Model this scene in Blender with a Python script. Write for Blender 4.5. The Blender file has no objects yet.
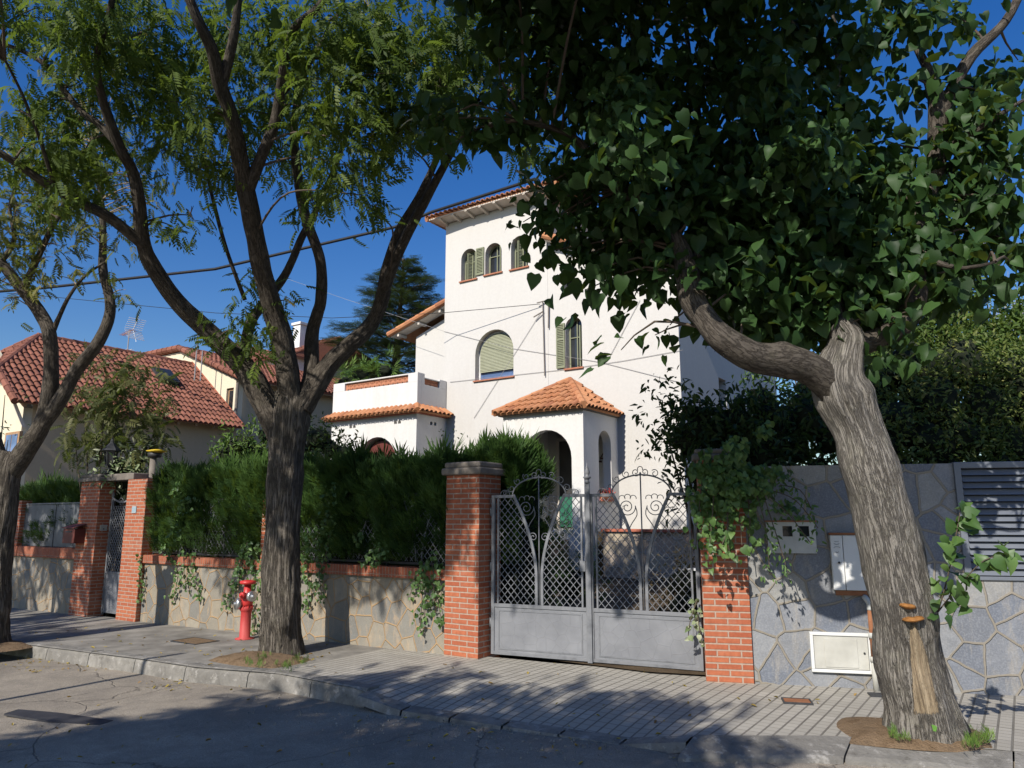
import bpy, bmesh, math, random
import numpy as np
from mathutils import Vector, Matrix, noise
from mathutils.bvhtree import BVHTree

R = math.radians
SC = bpy.context.scene
COL = SC.collection
random.seed(7)
RNG = np.random.default_rng(11)

# ------------------------------------------------------------------ camera, sky, sun, exposure
EYE, FPX, TH = 1.6, 740.0, math.atan(136 / 740)
cd = bpy.data.cameras.new('camera'); cam = bpy.data.objects.new('camera', cd); COL.objects.link(cam)
cam.location = (0, 0, EYE); cam.rotation_euler = (math.pi / 2 + TH, 0, 0)
cd.sensor_width = 36; cd.lens = FPX / 1024 * 36; cd.clip_end = 3000; cd.clip_start = .05
SC.camera = cam
SUN_EL = R(36); SUN_AZ = (-.54, -.84)
w = bpy.data.worlds.new('World'); SC.world = w; w.use_nodes = True
nt = w.node_tree; bg = nt.nodes['Background']
sk = nt.nodes.new('ShaderNodeTexSky'); sk.sky_type = 'NISHITA'; sk.sun_disc = False
sk.sun_elevation = SUN_EL; sk.sun_rotation = math.atan2(SUN_AZ[0], SUN_AZ[1])
sk.air_density = 1.25; sk.dust_density = .6; sk.ozone_density = 4.0; sk.altitude = 100
hs = nt.nodes.new('ShaderNodeHueSaturation'); hs.inputs['Saturation'].default_value = 1.36; hs.inputs['Hue'].default_value = .516
nt.links.new(sk.outputs[0], hs.inputs['Color']); nt.links.new(hs.outputs[0], bg.inputs[0]); bg.inputs[1].default_value = .09
ld = bpy.data.lights.new('sun', 'SUN'); lo = bpy.data.objects.new('sun', ld); COL.objects.link(lo)
ld.energy = 4.1; ld.angle = R(.5); ld.color = (1, .945, .87)
sd = Vector((SUN_AZ[0] * math.cos(SUN_EL), SUN_AZ[1] * math.cos(SUN_EL), math.sin(SUN_EL)))
lo.rotation_euler = sd.to_track_quat('Z', 'Y').to_euler()
SC.view_settings.view_transform = 'Standard'; SC.view_settings.look = 'None'
SC.view_settings.exposure = 0.4; SC.view_settings.gamma = 1
SC.render.engine = 'CYCLES'
SC.cycles.max_bounces = 4; SC.cycles.diffuse_bounces = 1; SC.cycles.transparent_max_bounces = 8

# ------------------------------------------------------------------ surveying: where a sight line of the photo meets a real plane
def ray(u, v):
    x = (u - 512) / FPX; z = (384 - v) / FPX
    return Vector((x, math.cos(TH) - z * math.sin(TH), math.sin(TH) + z * math.cos(TH)))
CAM = Vector((0, 0, EYE))
def at_z(u, v, z=0): r = ray(u, v); return CAM + r * ((z - EYE) / r.z)
def at_y(u, v, y): r = ray(u, v); return CAM + r * (y / r.y)
def on_plane(u, v, p, n): r = ray(u, v); return CAM + r * ((p - CAM).dot(n) / r.dot(n))

ANG = R(-34.2)
D = Vector((math.cos(ANG), math.sin(ANG), 0)); N = Vector((-math.sin(ANG), math.cos(ANG), 0))
OA = Vector((-.3991, 9.0745, 0))          # garden wall frame
OH = Vector((3.711, 16.0, 0))             # villa frame, right front corner
OB = Vector((2.403, 7.7438, 0)); ANGB = R(-12.9)
DB = Vector((math.cos(ANGB), math.sin(ANGB), 0)); NB = Vector((-math.sin(ANGB), math.cos(ANGB), 0))
OG = Vector((-.2612, 9.2283, 0)); ANGG = R(-24.4)
DG = Vector((math.cos(ANGG), math.sin(ANGG), 0)); NG = Vector((-math.sin(ANGG), math.cos(ANGG), 0))
def loc(P, O, d, n): q = P - O; return Vector((q.dot(d), q.dot(n), q.z))
def G(x, y):                               # the street falls gently towards the far end
    s = (Vector((x, y, 0)) - OA).dot(D)
    return .016 * max(min(0, s), -20)
def ground(u, v, off=0):
    z = off
    for _ in range(6):
        p = at_z(u, v, z); z = G(p.x, p.y) + off
    return Vector((p.x, p.y, z))

def px(p):                                 # where a point lands in the photo
    q = Vector(p) - CAM; dp = q.y * math.cos(TH) + q.z * math.sin(TH); up = -q.y * math.sin(TH) + q.z * math.cos(TH)
    return 512 + FPX * q.x / dp, 384 - FPX * up / dp
def upsun(p, z): return tuple(Vector(p) + sd * ((z - p[2]) / sd.z))   # the place on the sun's ray through p at height z
# ------------------------------------------------------------------ materials
MATS = {}
def nodes(name, rough=.8, spec=.3, metal=0):
    m = bpy.data.materials.new(name); m.use_nodes = True
    t = m.node_tree; b = t.nodes['Principled BSDF']
    b.inputs['Roughness'].default_value = rough; b.inputs['Metallic'].default_value = metal
    b.inputs['Specular IOR Level'].default_value = spec
    MATS[name] = m
    return m, t, b
def nd(t, typ, **kw):
    n = t.nodes.new(typ)
    for k, v in kw.items():
        if k.startswith('i_'):
            key = k[2:]
            n.inputs[int(key) if key.isdigit() else key].default_value = v
        else: setattr(n, k, v)
    return n
def ramp(t, fac, stops):
    r = nd(t, 'ShaderNodeValToRGB'); cr = r.color_ramp
    while len(cr.elements) > len(stops): cr.elements.remove(cr.elements[-1])
    while len(cr.elements) < len(stops): cr.elements.new(1)
    for e, (p, c) in zip(cr.elements, stops):
        e.position = p; e.color = (*c, 1) if len(c) == 3 else c
    t.links.new(fac, r.inputs[0]); return r.outputs[0]
def coord(t, kind='Object', scale=(1, 1, 1)):
    c = nd(t, 'ShaderNodeTexCoord'); mp = nd(t, 'ShaderNodeMapping')
    mp.inputs['Scale'].default_value = scale
    t.links.new(c.outputs[kind], mp.inputs[0]); return mp.outputs[0]
def noisef(t, vec, scale, detail=4, rough=.6, dist=0):
    n = nd(t, 'ShaderNodeTexNoise'); n.inputs['Scale'].default_value = scale; n.inputs['Detail'].default_value = detail
    n.inputs['Roughness'].default_value = rough; n.inputs['Distortion'].default_value = dist
    t.links.new(vec, n.inputs['Vector']); return n.outputs[0]
def mixc(t, fac, a, b, mode='MIX'):
    m = nd(t, 'ShaderNodeMix', data_type='RGBA', blend_type=mode)
    for s, val in ((m.inputs[0], fac), (m.inputs[6], a), (m.inputs[7], b)):
        if isinstance(val, (int, float)): s.default_value = val
        elif isinstance(val, tuple): s.default_value = (*val, 1)
        else: t.links.new(val, s)
    return m.outputs[2]
def mth(t, op, a, b=None, c=None):
    m = nd(t, 'ShaderNodeMath', operation=op)
    for s, val in zip(m.inputs, (a, b, c)):
        if val is None: continue
        if isinstance(val, (int, float)): s.default_value = val
        else: t.links.new(val, s)
    return m.outputs[0]
def bump(t, b, h, strength=.5, dist=.02):
    n = nd(t, 'ShaderNodeBump'); n.inputs['Strength'].default_value = strength; n.inputs['Distance'].default_value = dist
    t.links.new(h, n.inputs['Height']); t.links.new(n.outputs[0], b.inputs['Normal'])

def m_noise(name, c1, c2, scale=3, rough=.85, bscale=40, bs=.3, bd=.01, spec=.3, stretch=(1, 1, 1), metal=0, c3=None):
    m, t, b = nodes(name, rough, spec, metal); v = coord(t, 'Object', stretch)
    st = [(.3, c1), (.7, c2)] if c3 is None else [(.28, c1), (.5, c2), (.72, c3)]
    t.links.new(ramp(t, noisef(t, v, scale), st), b.inputs['Base Color'])
    if bs: bump(t, b, noisef(t, v, bscale, 5), bs, bd)
    return m

def m_plaster(name, base, stain, amount=.35):
    m, t, b = nodes(name, .9, .2); v = coord(t); vs = coord(t, 'Object', (3.5, 3.5, .35))
    s1 = noisef(t, vs, 1.6, 5, .65); s2 = noisef(t, v, .6, 5)
    f = ramp(t, mth(t, 'MULTIPLY', s1, s2), [(.22, (0, 0, 0)), (.55, (1, 1, 1))])
    f = mth(t, 'MULTIPLY', f, amount)
    fine = ramp(t, noisef(t, v, 14, 4), [(.35, tuple(c * .95 for c in base)), (.65, base)])
    t.links.new(mixc(t, f, fine, stain), b.inputs['Base Color'])
    bump(t, b, noisef(t, v, 26, 6), .25, .012)
m_plaster('white_plaster', (.615, .592, .545), (.47, .425, .36), .28)
m_plaster('porch_plaster', (.70, .685, .645), (.5, .455, .39), .4)
m_plaster('cream_plaster', (.74, .655, .48), (.62, .50, .32), .3)
m_plaster('ochre_plaster', (.58, .45, .29), (.45, .34, .22), .3)  # cream plaster with shade mixed into its colour, for walls away from sun
m_plaster('far_plaster', (.75, .74, .72), (.6, .58, .55), .3)

def m_brick(name, a, c, mortar, bw=.235, bh=.062, ms=.009, offs=.5):
    m, t, b = nodes(name, .85, .25); uv = coord(t, 'UV'); v = coord(t)
    br = nd(t, 'ShaderNodeTexBrick'); t.links.new(uv, br.inputs['Vector'])
    br.offset = offs; br.inputs['Scale'].default_value = 1; br.inputs['Brick Width'].default_value = bw; br.inputs['Row Height'].default_value = bh
    br.inputs['Mortar Size'].default_value = ms; br.inputs['Mortar Smooth'].default_value = .25; br.inputs['Bias'].default_value = -.1
    br.inputs['Color1'].default_value = (*a, 1); br.inputs['Color2'].default_value = (*c, 1); br.inputs['Mortar'].default_value = (*mortar, 1)
    n1 = noisef(t, v, 22, 5); n2 = noisef(t, v, 2.2, 4)
    col = mixc(t, ramp(t, n1, [(.3, (.0, 0, 0)), (.75, (.5, .5, .5))]), br.outputs[0], tuple(x * .55 for x in c))
    col = mixc(t, ramp(t, n2, [(.55, (0, 0, 0)), (.8, (.35, .35, .35))]), col, mortar)
    t.links.new(col, b.inputs['Base Color'])
    h = mth(t, 'SUBTRACT', mth(t, 'MULTIPLY', n1, .25), br.outputs['Fac'])
    bump(t, b, h, .9, .008)
m_brick('red_brick', (.48, .155, .075), (.37, .10, .05), (.46, .36, .28))
m_brick('soldier_brick', (.42, .13, .065), (.33, .095, .05), (.36, .25, .18), .055, .30, .006, 0)

def m_crazy(name, stones, mortar, scale, mw, dist=.12):
    m, t, b = nodes(name, .85, .3); uv = coord(t, 'UV')
    nz = nd(t, 'ShaderNodeTexNoise'); nz.inputs['Scale'].default_value = 2.4; nz.inputs['Detail'].default_value = 4; t.links.new(uv, nz.inputs['Vector'])
    sub = nd(t, 'ShaderNodeVectorMath', operation='SUBTRACT'); t.links.new(nz.outputs[1], sub.inputs[0]); sub.inputs[1].default_value = (.5, .5, .5)
    sc = nd(t, 'ShaderNodeVectorMath', operation='SCALE'); t.links.new(sub.outputs[0], sc.inputs[0]); sc.inputs['Scale'].default_value = dist * 2
    ad = nd(t, 'ShaderNodeVectorMath', operation='ADD'); t.links.new(uv, ad.inputs[0]); t.links.new(sc.outputs[0], ad.inputs[1])
    mp = nd(t, 'ShaderNodeMapping'); mp.inputs['Scale'].default_value = (scale, scale * .95, 0); t.links.new(ad.outputs[0], mp.inputs[0])
    vo = nd(t, 'ShaderNodeTexVoronoi', feature='F1', voronoi_dimensions='2D'); vo.inputs['Scale'].default_value = 1; vo.inputs['Randomness'].default_value = 1
    ve = nd(t, 'ShaderNodeTexVoronoi', feature='DISTANCE_TO_EDGE', voronoi_dimensions='2D'); ve.inputs['Scale'].default_value = 1; ve.inputs['Randomness'].default_value = 1
    t.links.new(mp.outputs[0], vo.inputs['Vector']); t.links.new(mp.outputs[0], ve.inputs['Vector'])
    sp = nd(t, 'ShaderNodeSeparateColor'); t.links.new(vo.outputs['Color'], sp.inputs[0])
    k = len(stones)
    col = ramp(t, sp.outputs[0], [(i / k, c) for i, c in enumerate(stones)])
    v = coord(t)
    n1 = noisef(t, v, 9, 6, .65); n2 = noisef(t, v, 60, 3)
    col = mixc(t, ramp(t, n1, [(.3, (.0,) * 3), (.75, (.55,) * 3)]), col, tuple(x * .6 for x in stones[0]))
    col = mixc(t, ramp(t, noisef(t, coord(t, 'Object', (5, 5, 1.6)), 1.6, 6, .75, .4), [(.52, (0,) * 3), (.68, (.45,) * 3)]), col, tuple(min(1, x * 1.25) for x in mortar))
    col = mixc(t, ramp(t, n2, [(.45, (0,) * 3), (.8, (.3,) * 3)]), col, tuple(x * 1.7 for x in stones[1]))
    mk = ramp(t, mth(t, 'ADD', ve.outputs[0], mth(t, 'MULTIPLY', mth(t, 'SUBTRACT', n1, .5), mw * .8)), [(mw * .55, (1, 1, 1)), (mw, (0, 0, 0))])
    mc = mixc(t, n2, tuple(x * .75 for x in mortar), mortar)
    t.links.new(mixc(t, mk, col, mc), b.inputs['Base Color'])
    h = mth(t, 'ADD', mth(t, 'MULTIPLY', mk, .55), mth(t, 'ADD', mth(t, 'MULTIPLY', n1, .5), mth(t, 'MULTIPLY', sp.outputs[1], .35)))
    bump(t, b, h, .85, .022)
m_crazy('beige_stone', [(.30, .27, .215), (.21, .205, .185), (.36, .315, .24), (.17, .175, .17), (.31, .265, .195)], (.44, .295, .16), 3.9, .042, .03)
m_crazy('slate_stone', [(.19, .205, .235), (.30, .305, .31), (.145, .16, .19), (.33, .32, .29), (.225, .24, .27), (.27, .26, .235), (.165, .182, .215)], (.31, .275, .22), 3.7, .05, .045)
m_crazy('plinth_stone', [(.45, .36, .26), (.55, .48, .38), (.35, .22, .16), (.5, .42, .3)], (.5, .45, .38), 3.4, .05)

def m_tile(name, c1, c2, c3, rough=.85):
    m, t, b = nodes(name, rough, .25); v = coord(t)
    at = nd(t, 'ShaderNodeAttribute', attribute_name='tint')
    col = ramp(t, at.outputs['Fac'], [(.0, c1), (.5, c2), (1, c3)])
    n = noisef(t, v, 7, 5, .7)
    col = mixc(t, ramp(t, n, [(.5, (0,) * 3), (.75, (.55,) * 3)]), col, tuple(x * .35 for x in c2))
    t.links.new(col, b.inputs['Base Color']); bump(t, b, noisef(t, v, 40, 4), .3, .006)
m_tile('terracotta', (.48, .20, .09), (.55, .26, .125), (.37, .15, .075))
m_tile('roof_red', (.22, .088, .055), (.30, .122, .08), (.165, .066, .046))

def m_leaf(name, c_dark, c_mid, c_light, rough=.45, trans=.3, spec=.4, yellow=None):
    m = bpy.data.materials.new(name); m.use_nodes = True; t = m.node_tree; b = t.nodes['Principled BSDF']
    at = nd(t, 'ShaderNodeAttribute', attribute_name='tint')
    st = [(0, c_dark), (.5, c_mid), (.9, c_light)]
    if yellow: st += [(.955, c_light), (.975, yellow)]
    col = ramp(t, at.outputs['Fac'], st)
    t.links.new(col, b.inputs['Base Color']); b.inputs['Roughness'].default_value = rough; b.inputs['Specular IOR Level'].default_value = spec
    tr = nd(t, 'ShaderNodeBsdfTranslucent')
    t.links.new(mixc(t, .5, col, (.30, .42, .04)), tr.inputs[0])
    mx = nd(t, 'ShaderNodeMixShader'); mx.inputs[0].default_value = trans
    t.links.new(b.outputs[0], mx.inputs[1]); t.links.new(tr.outputs[0], mx.inputs[2])
    t.links.new(mx.outputs[0], t.nodes['Material Output'].inputs[0]); MATS[name] = m
m_leaf('mulberry_leaf', (.014, .034, .010), (.025, .058, .016), (.052, .105, .03), .5, .2, .2, (.13, .14, .03))
m_leaf('pinnate_leaf', (.034, .06, .013), (.068, .108, .02), (.14, .19, .034), .55, .42, .22, (.42, .32, .03))
m_leaf('yellowing_leaf', (.06, .085, .025), (.12, .13, .03), (.22, .19, .04), .6, .33, .25, (.4, .26, .03))
m_leaf('cypress_green', (.012, .031, .009), (.024, .058, .013), (.062, .12, .024), .65, .22, .2)
m_leaf('ivy_leaf', (.04, .09, .025), (.07, .14, .035), (.13, .22, .06), .45, .22, .4)
m_leaf('variegated_leaf', (.10, .16, .06), (.24, .30, .15), (.50, .52, .36), .5, .2, .3)
m_leaf('olive_shrub_leaf', (.05, .06, .02), (.085, .095, .03), (.13, .13, .045), .55, .3, .3)
m_leaf('dark_shrub_leaf', (.014, .030, .010), (.025, .05, .015), (.05, .09, .024), .5, .2, .25)
m_leaf('bright_shrub_leaf', (.06, .12, .025), (.10, .18, .035), (.16, .25, .05), .5, .28, .35)
m_leaf('tree_leaf', (.03, .058, .013), (.055, .10, .02), (.11, .17, .032), .55, .28, .25)
m_leaf('privet_leaf', (.045, .075, .016), (.10, .14, .03), (.22, .235, .07), .5, .25, .25, (.35, .26, .05))
m_leaf('cedar_needle', (.035, .06, .032), (.06, .095, .048), (.10, .14, .07), .7, .12, .2)
m_leaf('brush_brown', (.025, .02, .014), (.05, .036, .022), (.10, .075, .042), .8, .15, .15)
m_leaf('dry_leaf', (.28, .19, .05), (.42, .32, .07), (.30, .17, .06), .8, .1, .2)

def m_bark(name, c1, c2, c3, sx, sz, bd, wave=0.):
    m, t, b = nodes(name, .92, .12); at = nd(t, 'ShaderNodeAttribute', attribute_name='barkco'); o = coord(t)
    def sc(k):
        mp = nd(t, 'ShaderNodeMapping'); mp.inputs['Scale'].default_value = k; t.links.new(at.outputs['Vector'], mp.inputs[0]); return mp.outputs[0]
    v = sc((sx, sx, sz)); v2 = sc((sx * 2.2, sx * 2.2, sz * 3.6))
    n1 = noisef(t, v, 1, 5, .6, .3); n2 = noisef(t, v2, 1, 6, .7, .2); n3 = noisef(t, o, 2.2, 4); n4 = noisef(t, o, 70, 3); n5 = noisef(t, o, 9, 5)
    rg = mth(t, 'ABSOLUTE', mth(t, 'SUBTRACT', n1, .5))
    rg = ramp(t, rg, [(.0, (0, 0, 0)), (.07, (.75, .75, .75)), (.3, (1, 1, 1))])
    h = mth(t, 'ADD', mth(t, 'MULTIPLY', rg, .55), mth(t, 'MULTIPLY', n2, .6))
    col = ramp(t, h, [(.25, c1), (.65, c2), (.98, c3)])
    col = mixc(t, ramp(t, n3, [(.42, (0,) * 3), (.68, (.5,) * 3)]), col, tuple(x * .58 for x in c2))
    col = mixc(t, ramp(t, n5, [(.52, (0,) * 3), (.72, (.35,) * 3)]), col, (c3[0], c3[1] * 1.03, c3[2] * .9))
    col = mixc(t, mth(t, 'MULTIPLY', n4, .25), col, c3)
    ab = nd(t, 'ShaderNodeAttribute', attribute_name='bare')
    bw = ramp(t, noisef(t, sc((sx * 1.3, sx * 1.3, 1.3)), 1, 5, .65), [(.3, (.15, .112, .075)), (.5, (.33, .255, .165)), (.72, (.46, .375, .26))])
    bm = ramp(t, mth(t, 'ADD', ab.outputs['Fac'], mth(t, 'MULTIPLY', mth(t, 'SUBTRACT', n2, .5), .9)), [(.44, (0,) * 3), (.56, (1,) * 3)])
    t.links.new(mixc(t, bm, col, bw), b.inputs['Base Color'])
    hh = mth(t, 'MULTIPLY', mth(t, 'ADD', h, mth(t, 'MULTIPLY', n4, .08)), mth(t, 'SUBTRACT', 1, mth(t, 'MULTIPLY', bm, .8)))
    bump(t, b, hh, 1, bd)
m_bark('furrowed_bark', (.04, .034, .027), (.165, .142, .115), (.32, .28, .23), 28, 2.6, .06)
m_bark('grey_bark', (.12, .105, .088), (.30, .272, .232), (.44, .405, .35), 40, 5, .04)
m_bark('limb_bark', (.03, .025, .02), (.085, .072, .058), (.15, .13, .105), 26, 8, .012)
m_noise('bare_wood', (.15, .115, .08), (.30, .235, .155), 2.4, .85, 12, .6, .012, .15, (16, 16, 1.2), c3=(.40, .33, .23))
m_noise('twig_bark', (.07, .055, .04), (.13, .10, .075), 8, .9, 60, .3)
m_noise('pale_twig', (.20, .15, .09), (.32, .25, .16), 8, .9, 60, .3)

m_noise('gate_metal', (.12, .125, .135), (.20, .205, .215), 5, .5, 30, .12, .004, .4, c3=(.16, .165, .175))
m_noise('dark_iron', (.025, .026, .028), (.055, .056, .06), 9, .55, 60, .2, .003, .4)
m_noise('sheet_grey', (.10, .105, .11), (.16, .165, .17), 4, .5, 30, .1, .003, .4)
def m_road():
    m, t, b = nodes('asphalt', .95, .12); v = coord(t)
    n1 = noisef(t, v, .55, 6, .65, .4); n2 = noisef(t, v, 3.2, 6, .7); n3 = noisef(t, v, 120, 3); n4 = noisef(t, v, 28, 4)
    col = ramp(t, n1, [(.32, (.27, .235, .19)), (.5, (.39, .34, .27)), (.68, (.52, .45, .355))])
    col = mixc(t, ramp(t, n2, [(.45, (0,) * 3), (.7, (.55,) * 3)]), col, (.21, .188, .16))
    col = mixc(t, ramp(t, n3, [(.42, (.5,) * 3), (.6, (0,) * 3)]), col, (.12, .105, .09))
    col = mixc(t, ramp(t, n4, [(.58, (0,) * 3), (.75, (.5,) * 3)]), col, (.52, .465, .38))
    ve = nd(t, 'ShaderNodeTexVoronoi', feature='DISTANCE_TO_EDGE'); ve.inputs['Scale'].default_value = .55
    dn = nd(t, 'ShaderNodeTexNoise'); dn.inputs['Scale'].default_value = 2.2; dn.inputs['Detail'].default_value = 5; t.links.new(v, dn.inputs['Vector'])
    t.links.new(mixc(t, .22, v, dn.outputs[1]), ve.inputs['Vector'])
    ck = ramp(t, ve.outputs[0], [(.0, (.6,) * 3), (.004, (0,) * 3)])
    t.links.new(mixc(t, ck, col, (.09, .078, .062)), b.inputs['Base Color'])
    bump(t, b, mth(t, 'SUBTRACT', mth(t, 'ADD', mth(t, 'MULTIPLY', n3, .5), mth(t, 'ADD', mth(t, 'MULTIPLY', n4, .5), mth(t, 'MULTIPLY', n2, .6))), ck), .9, .016)
m_road()
m_noise('concrete', (.15, .138, .118), (.23, .214, .185), 2.6, .92, 60, .6, .01, .2, c3=(.33, .307, .265))
def m_kerb():
    m, t, b = nodes('kerb_stone', .92, .2); v = coord(t); at = nd(t, 'ShaderNodeAttribute', attribute_name='tint')
    n1 = noisef(t, v, 3, 6, .7, .5); n2 = noisef(t, v, 50, 4); n3 = noisef(t, v, 9, 6, .7)
    col = ramp(t, n1, [(.3, (.13, .122, .108)), (.52, (.23, .217, .192)), (.72, (.35, .33, .295))])
    col = mixc(t, mth(t, 'MULTIPLY', at.outputs['Fac'], .55), col, (.15, .142, .128))
    col = mixc(t, ramp(t, n3, [(.56, (0,) * 3), (.66, (.6,) * 3)]), col, (.42, .40, .365))
    col = mixc(t, ramp(t, n3, [(.3, (.7,) * 3), (.42, (0,) * 3)]), col, (.085, .075, .06))
    t.links.new(col, b.inputs['Base Color']); bump(t, b, mth(t, 'ADD', n3, mth(t, 'MULTIPLY', n2, .4)), .9, .014)
m_kerb()
m_noise('soil', (.13, .085, .048), (.24, .165, .10), 7, .95, 60, .9, .03, .1, c3=(.17, .12, .075))
m_noise('garden_earth', (.075, .055, .035), (.13, .095, .06), 3, .95, 30, .8, .03, .1)
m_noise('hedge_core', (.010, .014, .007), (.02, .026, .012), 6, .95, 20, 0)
m_noise('cap_stone', (.15, .13, .11), (.23, .20, .17), 6, .9, 40, .5, .01)
m_noise('shutter_olive', (.205, .22, .135), (.25, .262, .165), 6, .6, 30, .1, .003)
m_noise('blind_olive', (.30, .31, .205), (.36, .365, .25), 5, .55, 30, .05, .003)
m_noise('door_green', (.022, .12, .075), (.035, .15, .095), 5, .5, 30, .1, .003)
m_noise('sill_brick', (.36, .14, .08), (.46, .2, .12), 12, .85, 50, .3, .004)
m_noise('white_paint', (.74, .74, .72), (.82, .82, .80), 5, .5, 30, .06, .003, .4)
m_noise('cabinet_white', (.66, .66, .63), (.74, .74, .71), 3, .55, 40, .08, .003, .4)
m_noise('cabinet_grey', (.44, .44, .41), (.54, .54, .50), 5, .7, 40, .2, .004, .3)
m_noise('vent_beige', (.42, .41, .36), (.56, .55, .49), 4, .75, 30, .25, .005, .3)
m_noise('hydrant_red', (.46, .022, .022), (.56, .045, .04), 6, .42, 40, .15, .004, .45)
m_noise('hydrant_faded', (.42, .022, .022), (.52, .10, .09), 5, .6, 40, .15, .004, .3, (1, 1, .3))
m_noise('bare_metal', (.45, .45, .45), (.58, .58, .57), 8, .35, 40, .15, .004, .5, metal=.85)
m_noise('mailbox_red', (.11, .03, .024), (.15, .04, .03), 6, .5, 40, .1, .003)
m_noise('rust', (.22, .085, .04), (.34, .15, .07), 12, .85, 60, .4, .004)
m_noise('fungus', (.18, .075, .02), (.42, .19, .05), 22, .7, 60, .4, .006, .3, (1, 1, 4))
m_noise('green_spray', (.12, .30, .05), (.2, .42, .09), 10, .6, 50, 0)
m_noise('cable_black', (.012, .012, .013), (.02, .02, .02), 9, .6, 50, 0)
m_noise('cable_grey', (.27, .26, .25), (.34, .33, .32), 9, .7, 50, 0)
m_noise('timber', (.34, .20, .10), (.42, .26, .14), 3, .75, 30, .2, .004, .3, (6, 6, 1))
m_noise('soffit', (.58, .52, .44), (.66, .6, .52), 4, .9, 30, .2, .004)
m_noise('terracotta_plain', (.48, .19, .10), (.58, .25, .14), 9, .85, 40, .3, .005)
m_noise('step_tile', (.52, .27, .13), (.6, .34, .18), 9, .7, 40, .2, .004)
m_noise('steel_box', (.34, .36, .39), (.46, .48, .5), 4, .4, 30, .08, .003, .5, metal=.4)
m_noise('louver_grey', (.135, .15, .175), (.165, .18, .205), 4, .42, 30, .05, .003, .45)
m_noise('yellow_plastic', (.62, .42, .02), (.7, .5, .04), 5, .5, 30, 0)
m_noise('plaque_blue', (.25, .36, .42), (.32, .42, .47), 9, .4, 30, 0)
m_noise('grey_ink', (.33, .33, .33), (.38, .38, .38), 9, .8, 30, 0)
m_noise('dark_ink', (.05, .025, .025), (.09, .04, .035), 9, .6, 30, 0)
m_noise('flower_red', (.45, .03, .03), (.6, .08, .06), 20, .6, 30, 0)
m_noise('tar', (.03, .03, .034), (.05, .05, .055), 5, .7, 60, .4, .006)
m_noise('red_ladrillo', (.42, .13, .08), (.5, .17, .1), 9, .85, 40, .3, .004)
m_noise('chimney_white', (.7, .7, .68), (.78, .78, .76), 5, .8, 30, .1, .004)
def m_glass(name, c, rough=.08):
    m, t, b = nodes(name, rough, .6); v = coord(t)
    t.links.new(ramp(t, noisef(t, v, 1.5, 2), [(.4, c), (.65, tuple(x * 1.8 + .01 for x in c))]), b.inputs['Base Color'])
m_glass('dark_glass', (.018, .02, .022)); m_glass('blue_glass', (.09, .14, .26), .1); m_glass('room_dark', (.03, .028, .025), .7)

def m_pavers():
    m, t, b = nodes('pavers', .88, .25); uv = coord(t, 'UV'); v = coord(t)
    def grid(wd, ht, ms, off=0):
        br = nd(t, 'ShaderNodeTexBrick'); t.links.new(uv, br.inputs['Vector']); br.offset = off
        br.inputs['Scale'].default_value = 1; br.inputs['Brick Width'].default_value = wd; br.inputs['Row Height'].default_value = ht
        br.inputs['Mortar Size'].default_value = ms; br.inputs['Mortar Smooth'].default_value = .3
        br.inputs['Color1'].default_value = (.35, .325, .275, 1); br.inputs['Color2'].default_value = (.44, .41, .35, 1); br.inputs['Mortar'].default_value = (.10, .09, .075, 1)
        return br
    g1 = grid(.10, 6, .009); g2 = grid(6, .10, .0045); g3 = grid(.2, .2, .004)
    n = noisef(t, v, 2, 5, .7); n2 = noisef(t, v, 45, 3)
    f1 = g1.outputs['Fac']; f2 = mth(t, 'MULTIPLY', g2.outputs['Fac'], .75)
    fac = mth(t, 'MAXIMUM', f1, f2)
    col = mixc(t, fac, g3.outputs[0], (.11, .098, .08))
    col = mixc(t, ramp(t, n, [(.35, (0,) * 3), (.75, (.5,) * 3)]), col, (.28, .26, .22))
    col = mixc(t, mth(t, 'MULTIPLY', n2, .25), col, (.46, .44, .39))
    t.links.new(col, b.inputs['Base Color'])
    bump(t, b, mth(t, 'SUBTRACT', mth(t, 'MULTIPLY', n2, .15), fac), .8, .006)
m_pavers()
def m_panel():
    m, t, b = nodes('gate_panel', .5, .4); uv = coord(t, 'UV'); v = coord(t)
    ve = nd(t, 'ShaderNodeTexVoronoi', feature='DISTANCE_TO_EDGE', voronoi_dimensions='2D'); ve.inputs['Scale'].default_value = 7
    t.links.new(uv, ve.inputs['Vector'])
    mk = ramp(t, ve.outputs[0], [(.01, (1, 1, 1)), (.035, (0, 0, 0))])
    col = ramp(t, noisef(t, v, 3, 5), [(.3, (.17, .175, .187)), (.7, (.245, .25, .262))])
    t.links.new(mixc(t, mth(t, 'MULTIPLY', mk, .2), col, (.10, .10, .11)), b.inputs['Base Color'])
    bump(t, b, mk, .3, .003)
m_panel()

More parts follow.
